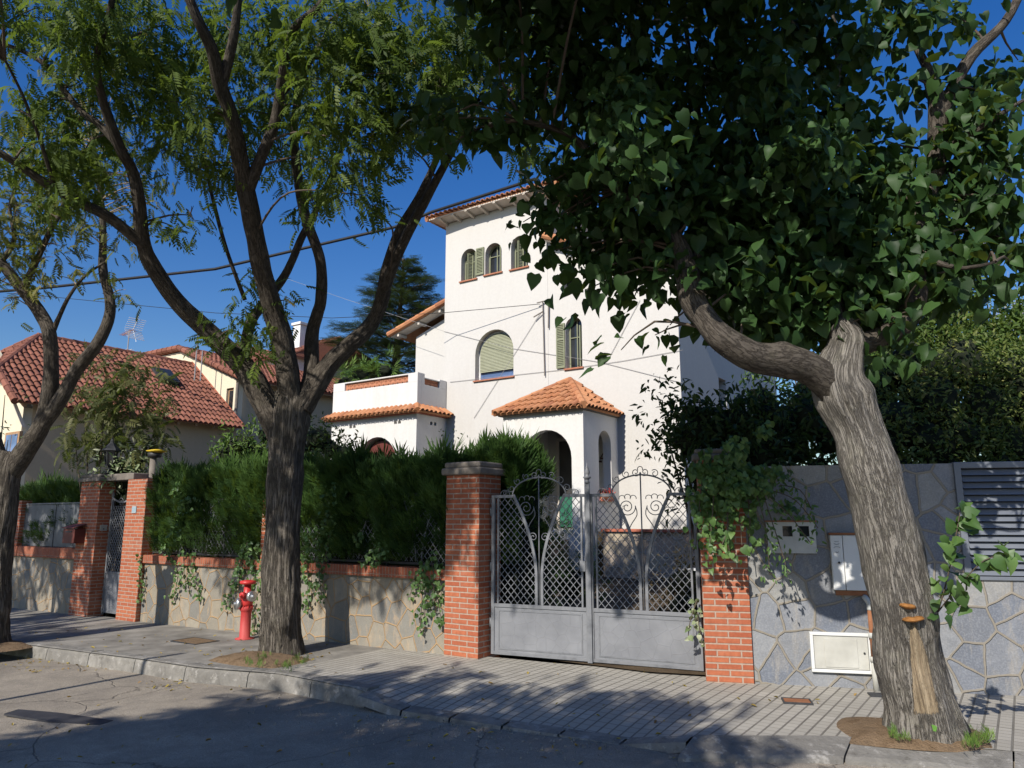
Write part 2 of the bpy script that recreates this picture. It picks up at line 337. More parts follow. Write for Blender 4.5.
# ------------------------------------------------------------------ mesh helpers
class MB:
    def __init__(s): s.v = []; s.f = []; s.mi = []; s.cur = 0; s.tint = []; s.t = .5; s.bc = {}; s.bare = {}
    def add(s, vs, fs):
        o = len(s.v); s.v += [tuple(p) for p in vs]
        for f in fs: s.f.append([o + i for i in f]); s.mi.append(s.cur); s.tint.append(s.t)
        return s
    def box(s, x0, x1, y0, y1, z0, z1):
        return s.add([(x0, y0, z0), (x1, y0, z0), (x1, y1, z0), (x0, y1, z0), (x0, y0, z1), (x1, y0, z1), (x1, y1, z1), (x0, y1, z1)],
                     [(0, 3, 2, 1), (4, 5, 6, 7), (0, 1, 5, 4), (1, 2, 6, 5), (2, 3, 7, 6), (3, 0, 4, 7)])
    def prism(s, poly, fn0, fn1):            # poly of 2-D points, lifted by two functions
        n = len(poly); a = [fn0(*p) for p in poly]; b = [fn1(*p) for p in poly]
        return s.add(a + b, [list(range(n))[::-1], list(range(n, 2 * n))] + [(i, (i + 1) % n, n + (i + 1) % n, n + i) for i in range(n)])
    def slab(s, poly3, t):                   # thick sheet: polygon plus a copy moved by vector t
        n = len(poly3); t = Vector(t); a = [Vector(p) for p in poly3]; b = [p + t for p in a]
        return s.add(a + b, [list(range(n))[::-1], list(range(n, 2 * n))] + [(i, (i + 1) % n, n + (i + 1) % n, n + i) for i in range(n)])
    def xz(s, poly, y0, y1): return s.prism(poly, lambda x, z: (x, y0, z), lambda x, z: (x, y1, z))
    def bar(s, a, b, w, h=None, up=(0, 0, 1)):
        a = Vector(a); b = Vector(b); h = h or w; t = (b - a).normalized(); up = Vector(up)
        if abs(t.dot(up)) > .98: up = Vector((0, 1, 0))
        r = t.cross(up).normalized(); u = r.cross(t)
        c = [(-w / 2, -h / 2), (w / 2, -h / 2), (w / 2, h / 2), (-w / 2, h / 2)]
        return s.add([a + r * x + u * y for x, y in c] + [b + r * x + u * y for x, y in c],
                     [(0, 1, 2, 3), (7, 6, 5, 4), (0, 4, 5, 1), (1, 5, 6, 2), (2, 6, 7, 3), (3, 7, 4, 0)])
    def tube(s, pts, rad, seg=6, cap=True, disp=None):
        pts = [Vector(p) for p in pts]; n = len(pts)
        if not hasattr(rad, '__len__'): rad = [rad] * n
        t0 = (pts[1] - pts[0]).normalized(); up = Vector((0, 0, 1)) if abs(t0.z) < .9 else Vector((0, 1, 0))
        r = t0.cross(up).normalized(); vs = []; prev = t0; L = 0; o0 = len(s.v); sh = 3.7 * len(s.f) % 17
        for i in range(n):
            t = (pts[min(i + 1, n - 1)] - pts[max(i - 1, 0)])
            t = t.normalized() if t.length > 1e-9 else prev
            r = (r - t * r.dot(t)).normalized(); u = t.cross(r); prev = t
            for k in range(seg):
                a = 2 * math.pi * k / seg; d = r * math.cos(a) + u * math.sin(a)
                q = rad[i]
                if disp and k == 0 and i: L += (pts[i] - pts[i - 1]).length
                if disp: s.bc[o0 + i * seg + k] = (max(.05, rad[0] * .8) * math.cos(a) + sh, max(.05, rad[0] * .8) * math.sin(a), L)
                if disp: q *= disp(pts[i] + d * rad[i], i / (n - 1), a, rad[i])
                vs.append(pts[i] + d * q)
        fs = [(i * seg + k, i * seg + (k + 1) % seg, (i + 1) * seg + (k + 1) % seg, (i + 1) * seg + k) for i in range(n - 1) for k in range(seg)]
        if cap: fs += [list(range(seg))[::-1], [(n - 1) * seg + k for k in range(seg)]]
        return s.add(vs, fs)
    def lathe(s, prof, c=(0, 0, 0), seg=16, ax='z'):
        vs = []
        for r, z in prof:
            for k in range(seg):
                a = 2 * math.pi * k / seg; p = (r * math.cos(a), r * math.sin(a), z)
                if ax == 'y': p = (p[0], p[2], p[1])
                if ax == 'x': p = (p[2], p[0], p[1])
                vs.append((c[0] + p[0], c[1] + p[1], c[2] + p[2]))
        n = len(prof)
        fs = [(i * seg + k, i * seg + (k + 1) % seg, (i + 1) * seg + (k + 1) % seg, (i + 1) * seg + k) for i in range(n - 1) for k in range(seg)]
        fs += [list(range(seg))[::-1], [(n - 1) * seg + k for k in range(seg)]]
        return s.add(vs, fs)
    def build(s, name, mats, parent=None, smooth=False, bev=0, at=None, rot=0, label=None):
        me = bpy.data.meshes.new(name); me.from_pydata(s.v, [], s.f)
        if isinstance(mats, str): mats = [mats]
        for m in mats: me.materials.append(MATS[m])
        me.polygons.foreach_set('material_index', s.mi)
        finish(me, smooth)
        if s.bc:
            ba = me.attributes.new('barkco', 'FLOAT_VECTOR', 'POINT'); ba.data.foreach_set('vector', np.array([s.bc.get(i, s.v[i]) for i in range(len(s.v))], dtype=np.float32).ravel())
            bb = me.attributes.new('bare', 'FLOAT', 'POINT'); bb.data.foreach_set('value', [s.bare.get(i, 0.) for i in range(len(s.v))])
        ta = me.attributes.new('tint', 'FLOAT', 'FACE'); ta.data.foreach_set('value', s.tint)
        return link(name, me, parent, bev, at, rot, label)
def finish(me, smooth=False):
    if smooth: me.polygons.foreach_set('use_smooth', [True] * len(me.polygons))
    me.update(); me.validate()
    box_uv(me)
def box_uv(me):
    nl = len(me.loops)
    if nl == 0: return
    co = np.empty(len(me.vertices) * 3); me.vertices.foreach_get('co', co); co = co.reshape(-1, 3)
    vi = np.empty(nl, dtype=np.int32); me.loops.foreach_get('vertex_index', vi)
    no = np.empty(len(me.polygons) * 3); me.polygons.foreach_get('normal', no); no = no.reshape(-1, 3)
    tot = np.empty(len(me.polygons), dtype=np.int32); me.polygons.foreach_get('loop_total', tot)
    ln = np.repeat(np.abs(no), tot, axis=0); p = co[vi]
    ax = ln.argmax(1)
    uv = np.where((ax == 0)[:, None], p[:, [1, 2]], np.where((ax == 1)[:, None], p[:, [0, 2]], p[:, [0, 1]]))
    l = me.uv_layers.new(name='UVMap'); l.data.foreach_set('uv', uv.astype(np.float32).ravel())
def link(name, me, parent=None, bev=0, at=None, rot=0, label=None):
    o = bpy.data.objects.new(name, me); COL.objects.link(o)
    if parent: o.parent = parent
    if at is not None: o.location = at
    if rot: o.rotation_euler = (0, 0, rot)
    if bev:
        b = o.modifiers.new('bevel', 'BEVEL'); b.width = bev; b.segments = 2; b.limit_method = 'ANGLE'; b.angle_limit = R(40)
    if label: o['label'] = label
    return o
def tag(o, label, cat, group=None, kind=None):
    o['label'] = label; o['category'] = cat
    if group: o['group'] = group
    o['kind'] = kind or 'thing'
    return o
def thing(name, label, cat, at=(0, 0, 0), rot=0, group=None):
    o = bpy.data.objects.new(name, None); COL.objects.link(o); o.location = at; o.rotation_euler = (0, 0, rot)
    o.empty_display_size = .2
    return tag(o, label, cat, group)
def struct(o): o['kind'] = 'structure'; return o
def cut(o, cutters):                          # carve openings into a mesh, keeping plain mesh data
    tmp = []
    for c in cutters:
        me = bpy.data.meshes.new('c'); me.from_pydata(c.v, [], c.f)
        bmc = bmesh.new(); bmc.from_mesh(me); bmesh.ops.recalc_face_normals(bmc, faces=bmc.faces); bmc.to_mesh(me); bmc.free(); me.update()
        q = bpy.data.objects.new('c', me); COL.objects.link(q); tmp.append(q)
        q.parent = o.parent; q.location = o.location; q.rotation_euler = o.rotation_euler
        b = o.modifiers.new('b', 'BOOLEAN'); b.operation = 'DIFFERENCE'; b.solver = 'EXACT'; b.object = q
    bpy.context.view_layer.update()
    me = bpy.data.meshes.new_from_object(o.evaluated_get(bpy.context.evaluated_depsgraph_get()))
    o.modifiers.clear(); o.data = me
    for l in list(me.uv_layers): me.uv_layers.remove(l)
    box_uv(me)
    for q in tmp: bpy.data.objects.remove(q)
def copy_tree(o, parent=None):
    c = o.copy(); COL.objects.link(c)
    if parent: c.parent = parent
    for ch in list(o.children): copy_tree(ch, c)
    return c
def arch(cx, hw, z0, z1, seg=14):             # outline of an arched opening, flat below, round above
    zs = z1 - hw
    return [(cx - hw, z0), (cx + hw, z0)] + [(cx + hw * math.cos(math.pi * k / seg), zs + hw * math.sin(math.pi * k / seg)) for k in range(seg + 1)]
def archcut(cx, hw, z0, z1, y0, y1): return MB().xz(arch(cx, hw, z0, z1), y0, y1)
def spline(pts, step):
    P = [Vector(p[:3]) for p in pts]; Q = [p[3] for p in pts]; out = []; rr = []
    for i in range(len(P) - 1):
        a = P[max(i - 1, 0)]; b = P[i]; c = P[i + 1]; d = P[min(i + 2, len(P) - 1)]
        n = max(2, int((c - b).length / step))
        for k in range(n):
            t = k / n
            out.append(.5 * ((2 * b) + (c - a) * t + (2 * a - 5 * b + 4 * c - d) * t * t + (3 * b - a - 3 * c + d) * t ** 3))
            rr.append(Q[i] * (1 - t) + Q[i + 1] * t)
    out.append(P[-1]); rr.append(Q[-1])
    return out, rr

# ------------------------------------------------------------------ foliage helpers
def leaf_heart():
    m = [(0, 0, 0), (0, .45, .03), (0, 1, -.12)]
    e = [(.27, -.08, .06), (.5, .14, .10), (.46, .45, .07), (.26, .74, .0)]
    v = m + e + [(-x, y, z) for x, y, z in e]
    return np.array(v), [(0, 3, 4, 1), (1, 4, 5), (1, 5, 6, 2), (0, 1, 8, 7), (1, 9, 8), (1, 2, 10, 9)]
def leaf_oval():
    v = [(0, 0, 0), (.2, .3, .05), (.17, .7, .05), (0, 1, -.04), (-.17, .7, .05), (-.2, .3, .05)]
    return np.array(v), [(0, 1, 2, 3), (0, 3, 4, 5)]
def leaf_pinnate(pairs=6):
    V = []; F = []
    def lf(b, d, n_, L, W):
        o = len(V); s = np.cross(d, n_)
        V.extend([b, b + d * L * .45 + s * W - n_ * .01, b + d * L - n_ * L * .25, b + d * L * .45 - s * W - n_ * .01]); F.append((o, o + 1, o + 2, o + 3))
    up = np.array([0, 0, 1.])
    for i in range(pairs):
        t = .16 + .8 * i / pairs; b = np.array([0, t, -.38 * t * t])
        for sgn in (1, -1):
            d = np.array([sgn * .85, .45, -.28]); d /= np.linalg.norm(d)
            lf(b, d, up, .32 * (1 - .25 * abs(t - .5)), .07)
    lf(np.array([0, .94, -.33]), np.array([0, .8, -.6]), up, .28, .07)
    o = len(V); V.extend([np.array([-.008, 0, 0]), np.array([.008, 0, 0]), np.array([.004, .94, -.335]), np.array([-.004, .94, -.335])]); F.append((o, o + 1, o + 2, o + 3))
    return np.array(V), F
def leaf_frond(n=9, W=.028, spread=.75):
    V = []; F = []
    for i in range(n):
        a = (i / (n - 1) - .5) * 2; y0 = .12 + .5 * (1 - abs(a)); L = .55 - .2 * abs(a)
        d = np.array([math.sin(a * spread), math.cos(a * spread), .25 * random.uniform(-1, 1)]); s = np.array([d[1], -d[0], 0])
        b = np.array([a * .06, y0 * .6, 0]); o = len(V)
        V.extend([b - s * W * .6, b + d * L * .5 + s * W, b + d * L, b + d * L * .5 - s * W]); F.append((o, o + 1, o + 2, o + 3))
    return np.array(V), F
def leaf_tuft(n=12):
    V = []; F = []
    for i in range(n):
        y = i / n; sg = 1 if i % 2 else -1; L = .42 * (1 - .6 * y)
        d = np.array([sg * .8, .6, .1 * random.uniform(-1, 1)]); s = np.array([.6, -.8 * sg, 0]) * .035; b = np.array([0, y, 0]); o = len(V)
        V.extend([b, b + d * L * .5 + s, b + d * L, b + d * L * .5 - s]); F.append((o, o + 1, o + 2, o + 3))
    return np.array(V), F
def variants(t, k):
    V, F = t; out = []
    for i in range(k):
        q = V.copy(); fold, droop, tw, wd = random.uniform(-.3, .75), random.uniform(-.05, .5), random.uniform(-.5, .5), random.uniform(.75, 1.1)
        q[:, 0] *= wd; q[:, 2] += fold * np.abs(q[:, 0]) - droop * q[:, 1] ** 2 + tw * q[:, 0] * q[:, 1] + RNG.normal(size=len(q)) * .025; q[:, 1] += .08 * tw * q[:, 0]
        out.append(q)
    return np.array(out), F
T_HEART, T_OVAL, T_PIN, T_FROND, T_TUFT = leaf_heart(), leaf_oval(), leaf_pinnate(), leaf_frond(), leaf_tuft()
T_HEART = variants(T_HEART, 14); T_OVAL = variants(T_OVAL, 10)

def scatter(name, tmpl, pos, fwd, nrm, size, mat, parent=None, tint=None, jitter=.0):
    """many leaves in one mesh: each one a copy of the template, turned, sized and tinted"""
    V, F = tmpl; n = len(pos)
    VV = V[RNG.integers(0, len(V), n)] if V.ndim == 3 else V[None]
    V = VV[0]
    f = fwd / np.linalg.norm(fwd, axis=1, keepdims=True)
    x = np.cross(f, nrm); x /= np.linalg.norm(x, axis=1, keepdims=True) + 1e-9
    z = np.cross(x, f)
    W = (VV[:, :, 0, None] * x[:, None] + VV[:, :, 1, None] * f[:, None] + VV[:, :, 2, None] * z[:, None]) * size[:, None, None] + pos[:, None]
    nv = len(V); nf = len(F)
    me = bpy.data.meshes.new(name); me.vertices.add(n * nv); me.vertices.foreach_set('co', W.reshape(-1).astype(np.float32))
    tot = np.array([len(q) for q in F]); li = np.concatenate([np.array(q) for q in F])
    loops = (li[None] + (np.arange(n) * nv)[:, None]).ravel()
    me.loops.add(len(loops)); me.loops.foreach_set('vertex_index', loops.astype(np.int32))
    tt = np.tile(tot, n); st = np.concatenate([[0], np.cumsum(tt)[:-1]])
    me.polygons.add(n * nf); me.polygons.foreach_set('loop_start', st.astype(np.int32))
    try: me.polygons.foreach_set('loop_total', tt.astype(np.int32))
    except Exception: pass
    me.materials.append(MATS[mat])
    me.update(calc_edges=True)
    if tint is None: tint = RNG.random(n)
    a = me.attributes.new('tint', 'FLOAT', 'FACE'); a.data.foreach_set('value', np.repeat(tint, nf).astype(np.float32))
    return link(name, me, parent)
def rnd_dir(n):
    d = RNG.normal(size=(n, 3)); return d / np.linalg.norm(d, axis=1, keepdims=True)
def ball(c, r, n, shell=.0):
    d = rnd_dir(n); q = RNG.random(n) ** (1 / 3) if shell == 0 else shell + (1 - shell) * RNG.random(n)
    return np.array(c)[None] + d * (q * 1.0)[:, None] * np.array(r if hasattr(r, '__len__') else (r, r, r))[None]

def leafcloud(name, blobs, tmpl, size, mat, parent, dens, down=.3, clump=.12, per=14, out=.8, up=.7, avoid=None):
    """clumps of leaves through the volume of ellipsoids; blob = (centre, radii)"""
    P = []; Fd = []; Nn = []; Tn = []
    for c, r in blobs:
        r = np.array(r if hasattr(r, '__len__') else (r, r, r), float)
        k = max(1, int(dens * r.prod() ** (2 / 3)))
        cs = ball(c, r, k); off = (cs - np.array(c)) / r
        for q, o in zip(cs, off):
            m = max(2, int(per * RNG.uniform(.6, 1.4)))
            p = q + RNG.normal(size=(m, 3)) * clump
            d = rnd_dir(m) + o * out + np.array([0, 0, -down]); P.append(p); Fd.append(d)
            Nn.append(rnd_dir(m) * .6 + np.array([0, 0, up]) + o * .3 + np.array([-.2, -.35, 0])); Tn.append(np.clip(RNG.random(m) * .6 + RNG.random() * .4, 0, 1))
    P = np.concatenate(P); Fd = np.concatenate(Fd); Nn = np.concatenate(Nn); Tn = np.concatenate(Tn)
    if avoid is not None:
        k = ~avoid(P); P, Fd, Nn, Tn = P[k], Fd[k], Nn[k], Tn[k]
    s = size * RNG.uniform(.5, 1.25, len(P))
    return scatter(name, tmpl, P, Fd, Nn, s, mat, parent, Tn)

def lump(mb, c, r, seed, rough=.25, nu=18, nv=12):   # uneven closed body
    vs = []
    for j in range(nv + 1):
        b = math.pi * j / nv
        for i in range(nu):
            a = 2 * math.pi * i / nu; d = Vector((math.sin(b) * math.cos(a), math.sin(b) * math.sin(a), math.cos(b)))
            q = 1 + rough * noise.noise(d * 2.1 + Vector((seed, 0, 0))) + rough * .5 * noise.noise(d * 5 + Vector((0, seed, 0)))
            vs.append((c[0] + d.x * r[0] * q, c[1] + d.y * r[1] * q, c[2] + d.z * r[2] * q))
    mb.add(vs, [(j * nu + i, (j + 1) * nu + i, (j + 1) * nu + (i + 1) % nu, j * nu + (i + 1) % nu) for j in range(nv) for i in range(nu)])

def bark_disp(amp, fx, seed, knots=(), lf=.10):
    def f(p, t, a, r):
        q = 1 + amp * noise.noise(Vector((math.cos(a) * fx, math.sin(a) * fx, p.z * 2.2 + seed))) + amp * .8 * noise.noise(Vector((math.cos(a) * fx * 2.3, math.sin(a) * fx * 2.3, p.z * 5 + seed)))
        q += lf * noise.noise(Vector((p.x * 2.4, p.y * 2.4, p.z * 2.4 + seed)))
        for kp, kr, kh in knots:
            dd = (p - kp).length
            q += kh / max(r, .02) * math.exp(-(dd / kr) ** 2)
        return q
    return f
def px_branch(pts):                           # (u, v, depth, radius in metres)
    return [(*at_y(u, v, y), r) for u, v, y, r in pts]

t_mb = {}
def tree(name, label, limbs, barks, seed, group='street trees along the kerb', knots=(), lf=.1):
    """limbs: lists of (x,y,z,r); the first is the trunk. Returns the thing and the skeleton nodes"""
    base = Vector(limbs[0][0][:3]); base.z = G(base.x, base.y)
    t = thing(name, label, 'tree', base, 0, group)
    mb = MB(); skel = []
    for i, L in enumerate(limbs):
        thick = max(q[3] for q in L)
        p, r = spline(L, .035 if thick > .12 else .07)
        seg = 56 if thick > .15 else (22 if thick > .07 else 10)
        am = .10 if thick > .15 else .07
        mb.cur = 0 if i == 0 else 1
        mb.tube([q - base for q in p], r, seg, True, bark_disp(am, 7 if thick > .15 else 2.5, seed + i * 3.1, [(Vector(k[0]) - base, k[1], k[2]) for k in knots], lf))
        skel += [(q, rr) for q, rr in zip(p[::2], r[::2])]
    t_mb[t.name] = (mb, barks); return t, base, skel
def twigs(t, base, skel, centers, mat, r0=.016, r1=.004, minr=0):
    mb, bk = t_mb[t.name]; S = np.array([tuple(p) for p, r in skel if r < .2 and r > minr])
    if mat not in bk: bk.append(mat)
    mb.cur = bk.index(mat)
    for c in centers:
        c = np.array(c); dd = np.linalg.norm(S - c, axis=1) + .6 * np.maximum(0, S[:, 2] - c[2] + .1); k = dd.argmin(); a = Vector(S[k]); b = Vector(c)
        if (a - b).length > 2.6 or (a - b).length < .05: continue
        mid = (a + b) / 2 + Vector((random.uniform(-.12, .12), random.uniform(-.12, .12), random.uniform(.02, .22))) * (a - b).length
        p, r = spline([(*a, r0), (*mid, (r0 + r1) / 2), (*b, r1)], .14)
        mb.tube([q - base for q in p], r, 5, False)
def finish_tree(t): mb, bk = t_mb[t.name]; return mb.build('trunk', bk, t, True)

def barrel_roof(mb, E0, E1, poly, pitch=.17, course=.33, rad=.075, under=True, tints=None):
    """rows of half-round tiles on a sloping polygon. E0-E1 is the eave; poly the outline (3-D points)"""
    E0 = Vector(E0); ex = (Vector(E1) - E0).normalized(); P = [Vector(p) for p in poly]
    nn = None
    for p in P:
        q = p - E0; q = q - ex * q.dot(ex)
        if q.length > .1: up = q.normalized(); break
    nn = ex.cross(up)
    if nn.z < 0: nn = -nn
    pl = [((p - E0).dot(ex), (p - E0).dot(up)) for p in P]
    lo = min(a for a, b in pl); hi = max(a for a, b in pl); n = max(1, round((hi - lo) / pitch)); w = (hi - lo) / n
    if under: mb.slab([p - nn * .01 for p in P], -nn * .05)
    sgn = 1 if ex.cross(up).dot(nn) > 0 else -1
    for i in range(n):
        t = lo + (i + .5) * w; ys = []
        for k in range(len(pl)):
            (a0, b0), (a1, b1) = pl[k], pl[(k + 1) % len(pl)]
            if (a0 - t) * (a1 - t) <= 0 and abs(a0 - a1) > 1e-9: ys.append(b0 + (b1 - b0) * (t - a0) / (a1 - a0))
        if len(ys) < 2: continue
        b0, b1 = min(ys) - .05, max(ys)
        m = max(1, round((b1 - b0) / course)); st = (b1 - b0) / m
        for j in range(m):
            mb.t = RNG.random(); r0 = rad * RNG.uniform(.96, 1.05); jx = RNG.uniform(-.006, .006)
            vs = []
            for yy, rr, lift in ((b0 + j * st - .02, r0, .026), (b0 + (j + 1) * st + .03, r0 * .86, .0)):
                for shell in (0, .014):
                    for k in range(7):
                        a = math.pi * k / 6
                        vs.append(E0 + ex * (t + jx + (rr - shell) * math.cos(a)) + up * yy + nn * ((rr - shell) * math.sin(a) + lift))
            fs = [(k, k + 1, 14 + k + 1, 14 + k) for k in range(6)] + [(7 + k + 1, 7 + k, 21 + k, 21 + k + 1) for k in range(6)] + [(k + 1, k, 7 + k, 7 + k + 1) for k in range(6)]
            mb.add(vs, fs if sgn < 0 else [q[::-1] for q in fs])
    mb.t = .5
def ridge(mb, a, b, rad=.085, step=.33):
    a = Vector(a); b = Vector(b); n = max(1, int((b - a).length / step)); d = (b - a) / n
    for i in range(n):
        mb.t = RNG.random(); mb.tube([a + d * i - d * .06, a + d * (i + 1)], [rad, rad * .86], 9)
    mb.t = .5
def spiral(mb, c, r, turns, start, seg, rad, ax, az, inward=.15):
    pts = []
    n = int(turns * seg)
    for i in range(n + 1):
        a = start + 2 * math.pi * turns * i / n; q = r * (1 - (1 - inward) * i / n)
        pts.append(Vector(c) + Vector(ax) * q * math.cos(a) + Vector(az) * q * math.sin(a))
    mb.tube(pts, rad, 5)

# ================================================================== SETTING: street
SA = lambda p: (Vector(p) - OA).dot(D)
YA = lambda p: (Vector(p) - OA).dot(N)
def A(s, y, z=0): return Vector((OA.x, OA.y, 0)) + D * s + N * y + Vector((0, 0, z))
def lerp(s, xs, ys): return float(np.interp(s, xs, ys))
kl = [ground(*q) for q in ((12, 642.7), (58.6, 648.6), (132, 658), (195, 667), (281, 674), (366, 690))]
ks = sorted([(SA(p), YA(p)) for p in kl])
kr = [ground(*q) for q in ((693, 736), (834, 737), (925, 742), (1000, 751))]
ksr = sorted([(SA(p), YA(p)) for p in kr])
sl = (ks[1][1] - ks[0][1]) / (ks[1][0] - ks[0][0]); sr = (ksr[-1][1] - ksr[0][1]) / (ksr[-1][0] - ksr[0][0])
KX = [-22, *[a for a, b in ks], *[a for a, b in ksr], 16]
KY = [ks[0][1] + .02 * (22 + ks[0][0]), *[b for a, b in ks], *[b for a, b in ksr], ksr[-1][1] + sr * (16 - ksr[-1][0])]
S_END, S_START = ks[-1][0], ksr[0][0]        # the driveway lies between these two
kerb_y = lambda s: lerp(s, KX, KY)
drive = lambda s: lerp(s, [S_END - .1, S_END + .45, S_START - .5, S_START + .05], [0, 1, 1, 0])
road_off = lambda s: lerp(s, [S_END - .3, S_START], [-.165, -.10])
def gz(s): return .016 * max(min(0, s), -20)

def wall_y(s):                                # inner edge of the pavement, just inside the wall line
    if s < 2.45: return lerp(s, [-22, 0, 2.45], [.2, .2, .55])
    q = OB + DB * 0; 
    a = loc(OB, OA, D, N); b = loc(OB + DB * 12, OA, D, N)
    return lerp(s, [2.45, a.x, b.x], [.55, a.y + .12, b.y + .12])

# road: one sheet out to the horizon
xs = np.concatenate([-np.geomspace(900, 20, 14), np.arange(-18, 14.01, .5), np.geomspace(16, 900, 14)])
ys = np.concatenate([-np.geomspace(900, 14, 12), np.arange(-12, 14.01, .5), np.geomspace(16, 900, 14)])
mb = MB(); nx, ny = len(xs), len(ys); vs = []
for y in ys:
    for x in xs:
        s = SA((x, y, 0)); vs.append((x, y, G(x, y) + road_off(s) + .012 * noise.noise(Vector((x * .9, y * .9, 0))) - (.5 if YA((x, y, 0)) > 3 else 0)))
mb.add(vs, [(j * nx + i, j * nx + i + 1, (j + 1) * nx + i + 1, (j + 1) * nx + i) for j in range(ny - 1) for i in range(nx - 1)])
struct(mb.build('road', 'asphalt', None, True))

def strip(name, s0, s1, mat, zadd=0, holes=()):
    mb = MB(); st = np.arange(s0, s1 + 1e-6, (s1 - s0) / max(1, round((s1 - s0) / .2))); nq = 14; vs = []
    for s in st:
        a, b = kerb_y(s), wall_y(s)
        for k in range(nq + 1):
            y = a + (b - a) * k / nq; q = k / nq
            z = gz(s) + zadd - drive(s) * .095 * max(0, 1 - q / .45) ** 1.3 + .006 * noise.noise(Vector((s * 1.3, y * 1.3, 3)))
            vs.append((s, y, z))
    m = nq + 1
    def hole(s, y): return any(h[0] < s < h[1] and h[2] < y < h[3] for h in holes)
    fs = []
    for i in range(len(st) - 1):
        for k in range(nq):
            c = [vs[i * m + k], vs[(i + 1) * m + k], vs[(i + 1) * m + k + 1], vs[i * m + k + 1]]
            fs.append((i * m + k, (i + 1) * m + k, (i + 1) * m + k + 1, i * m + k + 1))
    mb.add(vs, fs)
    return struct(mb.build(name, mat, None, True, at=OA * 1, rot=ANG))
TILE0 = SA(ground(318, 662))
strip('pavement', -22, TILE0, 'concrete')
strip('tiled_pavement', TILE0, 12, 'pavers')

# kerb: separate stones, some chipped
mb = MB()
def kerb_stone(s0, s1, low):
    n = 5; prof = []
    st = np.linspace(s0 + .006, s1 - .006, n); vs = []
    for s in st:
        y = kerb_y(s); z = gz(s) + random.uniform(-.003, .003); zr = gz(s) + road_off(s) - .06
        c = random.uniform(0, .012)
        if low: pr = [(.02, z + .004), (-.30 + c, z - .055), (-.335 + c, z - .075), (-.345, zr)]
        else: pr = [(.19, z + .006), (.035 + c, z + .006), (.008 + c, z - .012), (-.0, z - .04), (-.022, zr)]
        vs += [(s, y + a, b) for a, b in pr]; m = len(pr)
    fs = [(i * m + k, i * m + k + 1, (i + 1) * m + k + 1, (i + 1) * m + k) for i in range(n - 1) for k in range(m - 1)]
    fs += [list(range(m))[::-1], [(n - 1) * m + k for k in range(m)]]
    mb.t = random.random()
    mb.add(vs, [f[::-1] for f in fs])
s = -21.5
while s < S_END - .05:
    e = min(s + .98 * random.uniform(.95, 1.05), S_END); kerb_stone(s, e, False); s = e
s = S_START
while s < 11:
    e = s + 1.0; kerb_stone(s, e, True); s = e
# flush edging across the driveway
for k in range(6):
    a = S_END + (S_START - S_END) * k / 6; b = S_END + (S_START - S_END) * (k + 1) / 6; vs = []
    for s in (a + .01, b - .01):
        y = kerb_y(s); z = gz(s) - drive(s) * .095 + .006
        vs += [(s, y + .03, z + .004), (s, y - .12, z - .012), (s, y - .14, z - .08)]
    mb.add(vs, [(0, 3, 4, 1), (1, 4, 5, 2)][::1])
struct(mb.build('kerb', 'kerb_stone', None, False, at=OA * 1, rot=ANG))

# earth in the two tree pits
def soil(name, c, rx, ry, h, seed, rot=ANG):
    mb = MB(); vs = [(0, 0, h)]; fs = []; n = 40
    for j in range(1, 7):
        for i in range(n):
            a = 2 * math.pi * i / n; q = j / 6
            e = 1 / max(abs(math.cos(a)), abs(math.sin(a))) ** .6
            x, y = rx * q * math.cos(a) * e, ry * q * math.sin(a) * e
            z = h * (1 - q ** 2) + .014 * noise.noise(Vector((x * 9, y * 9, seed))) + .006
            if j == 6: z = -.02
            vs.append((x * (1 + .06 * noise.noise(Vector((x * 4, y * 4, seed)))), y, z))
    fs += [(0, 1 + i, 1 + (i + 1) % n) for i in range(n)]
    fs += [(1 + (j - 1) * n + i, 1 + j * n + i, 1 + j * n + (i + 1) % n, 1 + (j - 1) * n + (i + 1) % n) for j in range(1, 6) for i in range(n)]
    mb.add(vs, fs); return struct(mb.build(name, 'soil', None, True, at=c, rot=rot))
BM = ground(281, 657); BR = ground(925, 737); BL = at_y(-10, 640, 10.7); BL.z = G(BL.x, BL.y)
soil('soil', BM + Vector((-.16, -.22, 0)), .66, .40, .07, 1); soil('soil', BR + Vector((-.04, .12, 0)), .56, .40, .05, 2, ANGB); soil('soil', BL, .6, .4, .05, 3)

# garden earth behind the walls, rising to the villa terrace
mb = MB(); gx = [-90, -40, -20, -12, -8, -6, -4, -2, 0, 2, 4, 6, 9, 14, 30, 90]; gy = [.36, 1, 2.2, 4, 6.3, 6.95, 6.97, 10, 16, 40, 120]
vs = []
for y in gy:
    for x in gx:
        b = lerp(y, [.36, 2.2, 6.95, 6.97, 8], [.02, .18, .45, 1.36, 1.38])
        yy = y
        if x > 2.4:
            q = loc(OB + DB * (x - 2.9) , OA, D, N); yy = y + max(0, q.y - .2) * max(0, 1 - y / 7)
        vs.append((x, yy, b if x > -9 else lerp(y, [.36, 8], [-.1, .3])))
nx = len(gx)
mb.add(vs, [(j * nx + i, j * nx + i + 1, (j + 1) * nx + i + 1, (j + 1) * nx + i) for j in range(len(gy) - 1) for i in range(nx - 1)])
struct(mb.build('garden_ground', 'garden_earth', None, False, at=OA * 1, rot=ANG))

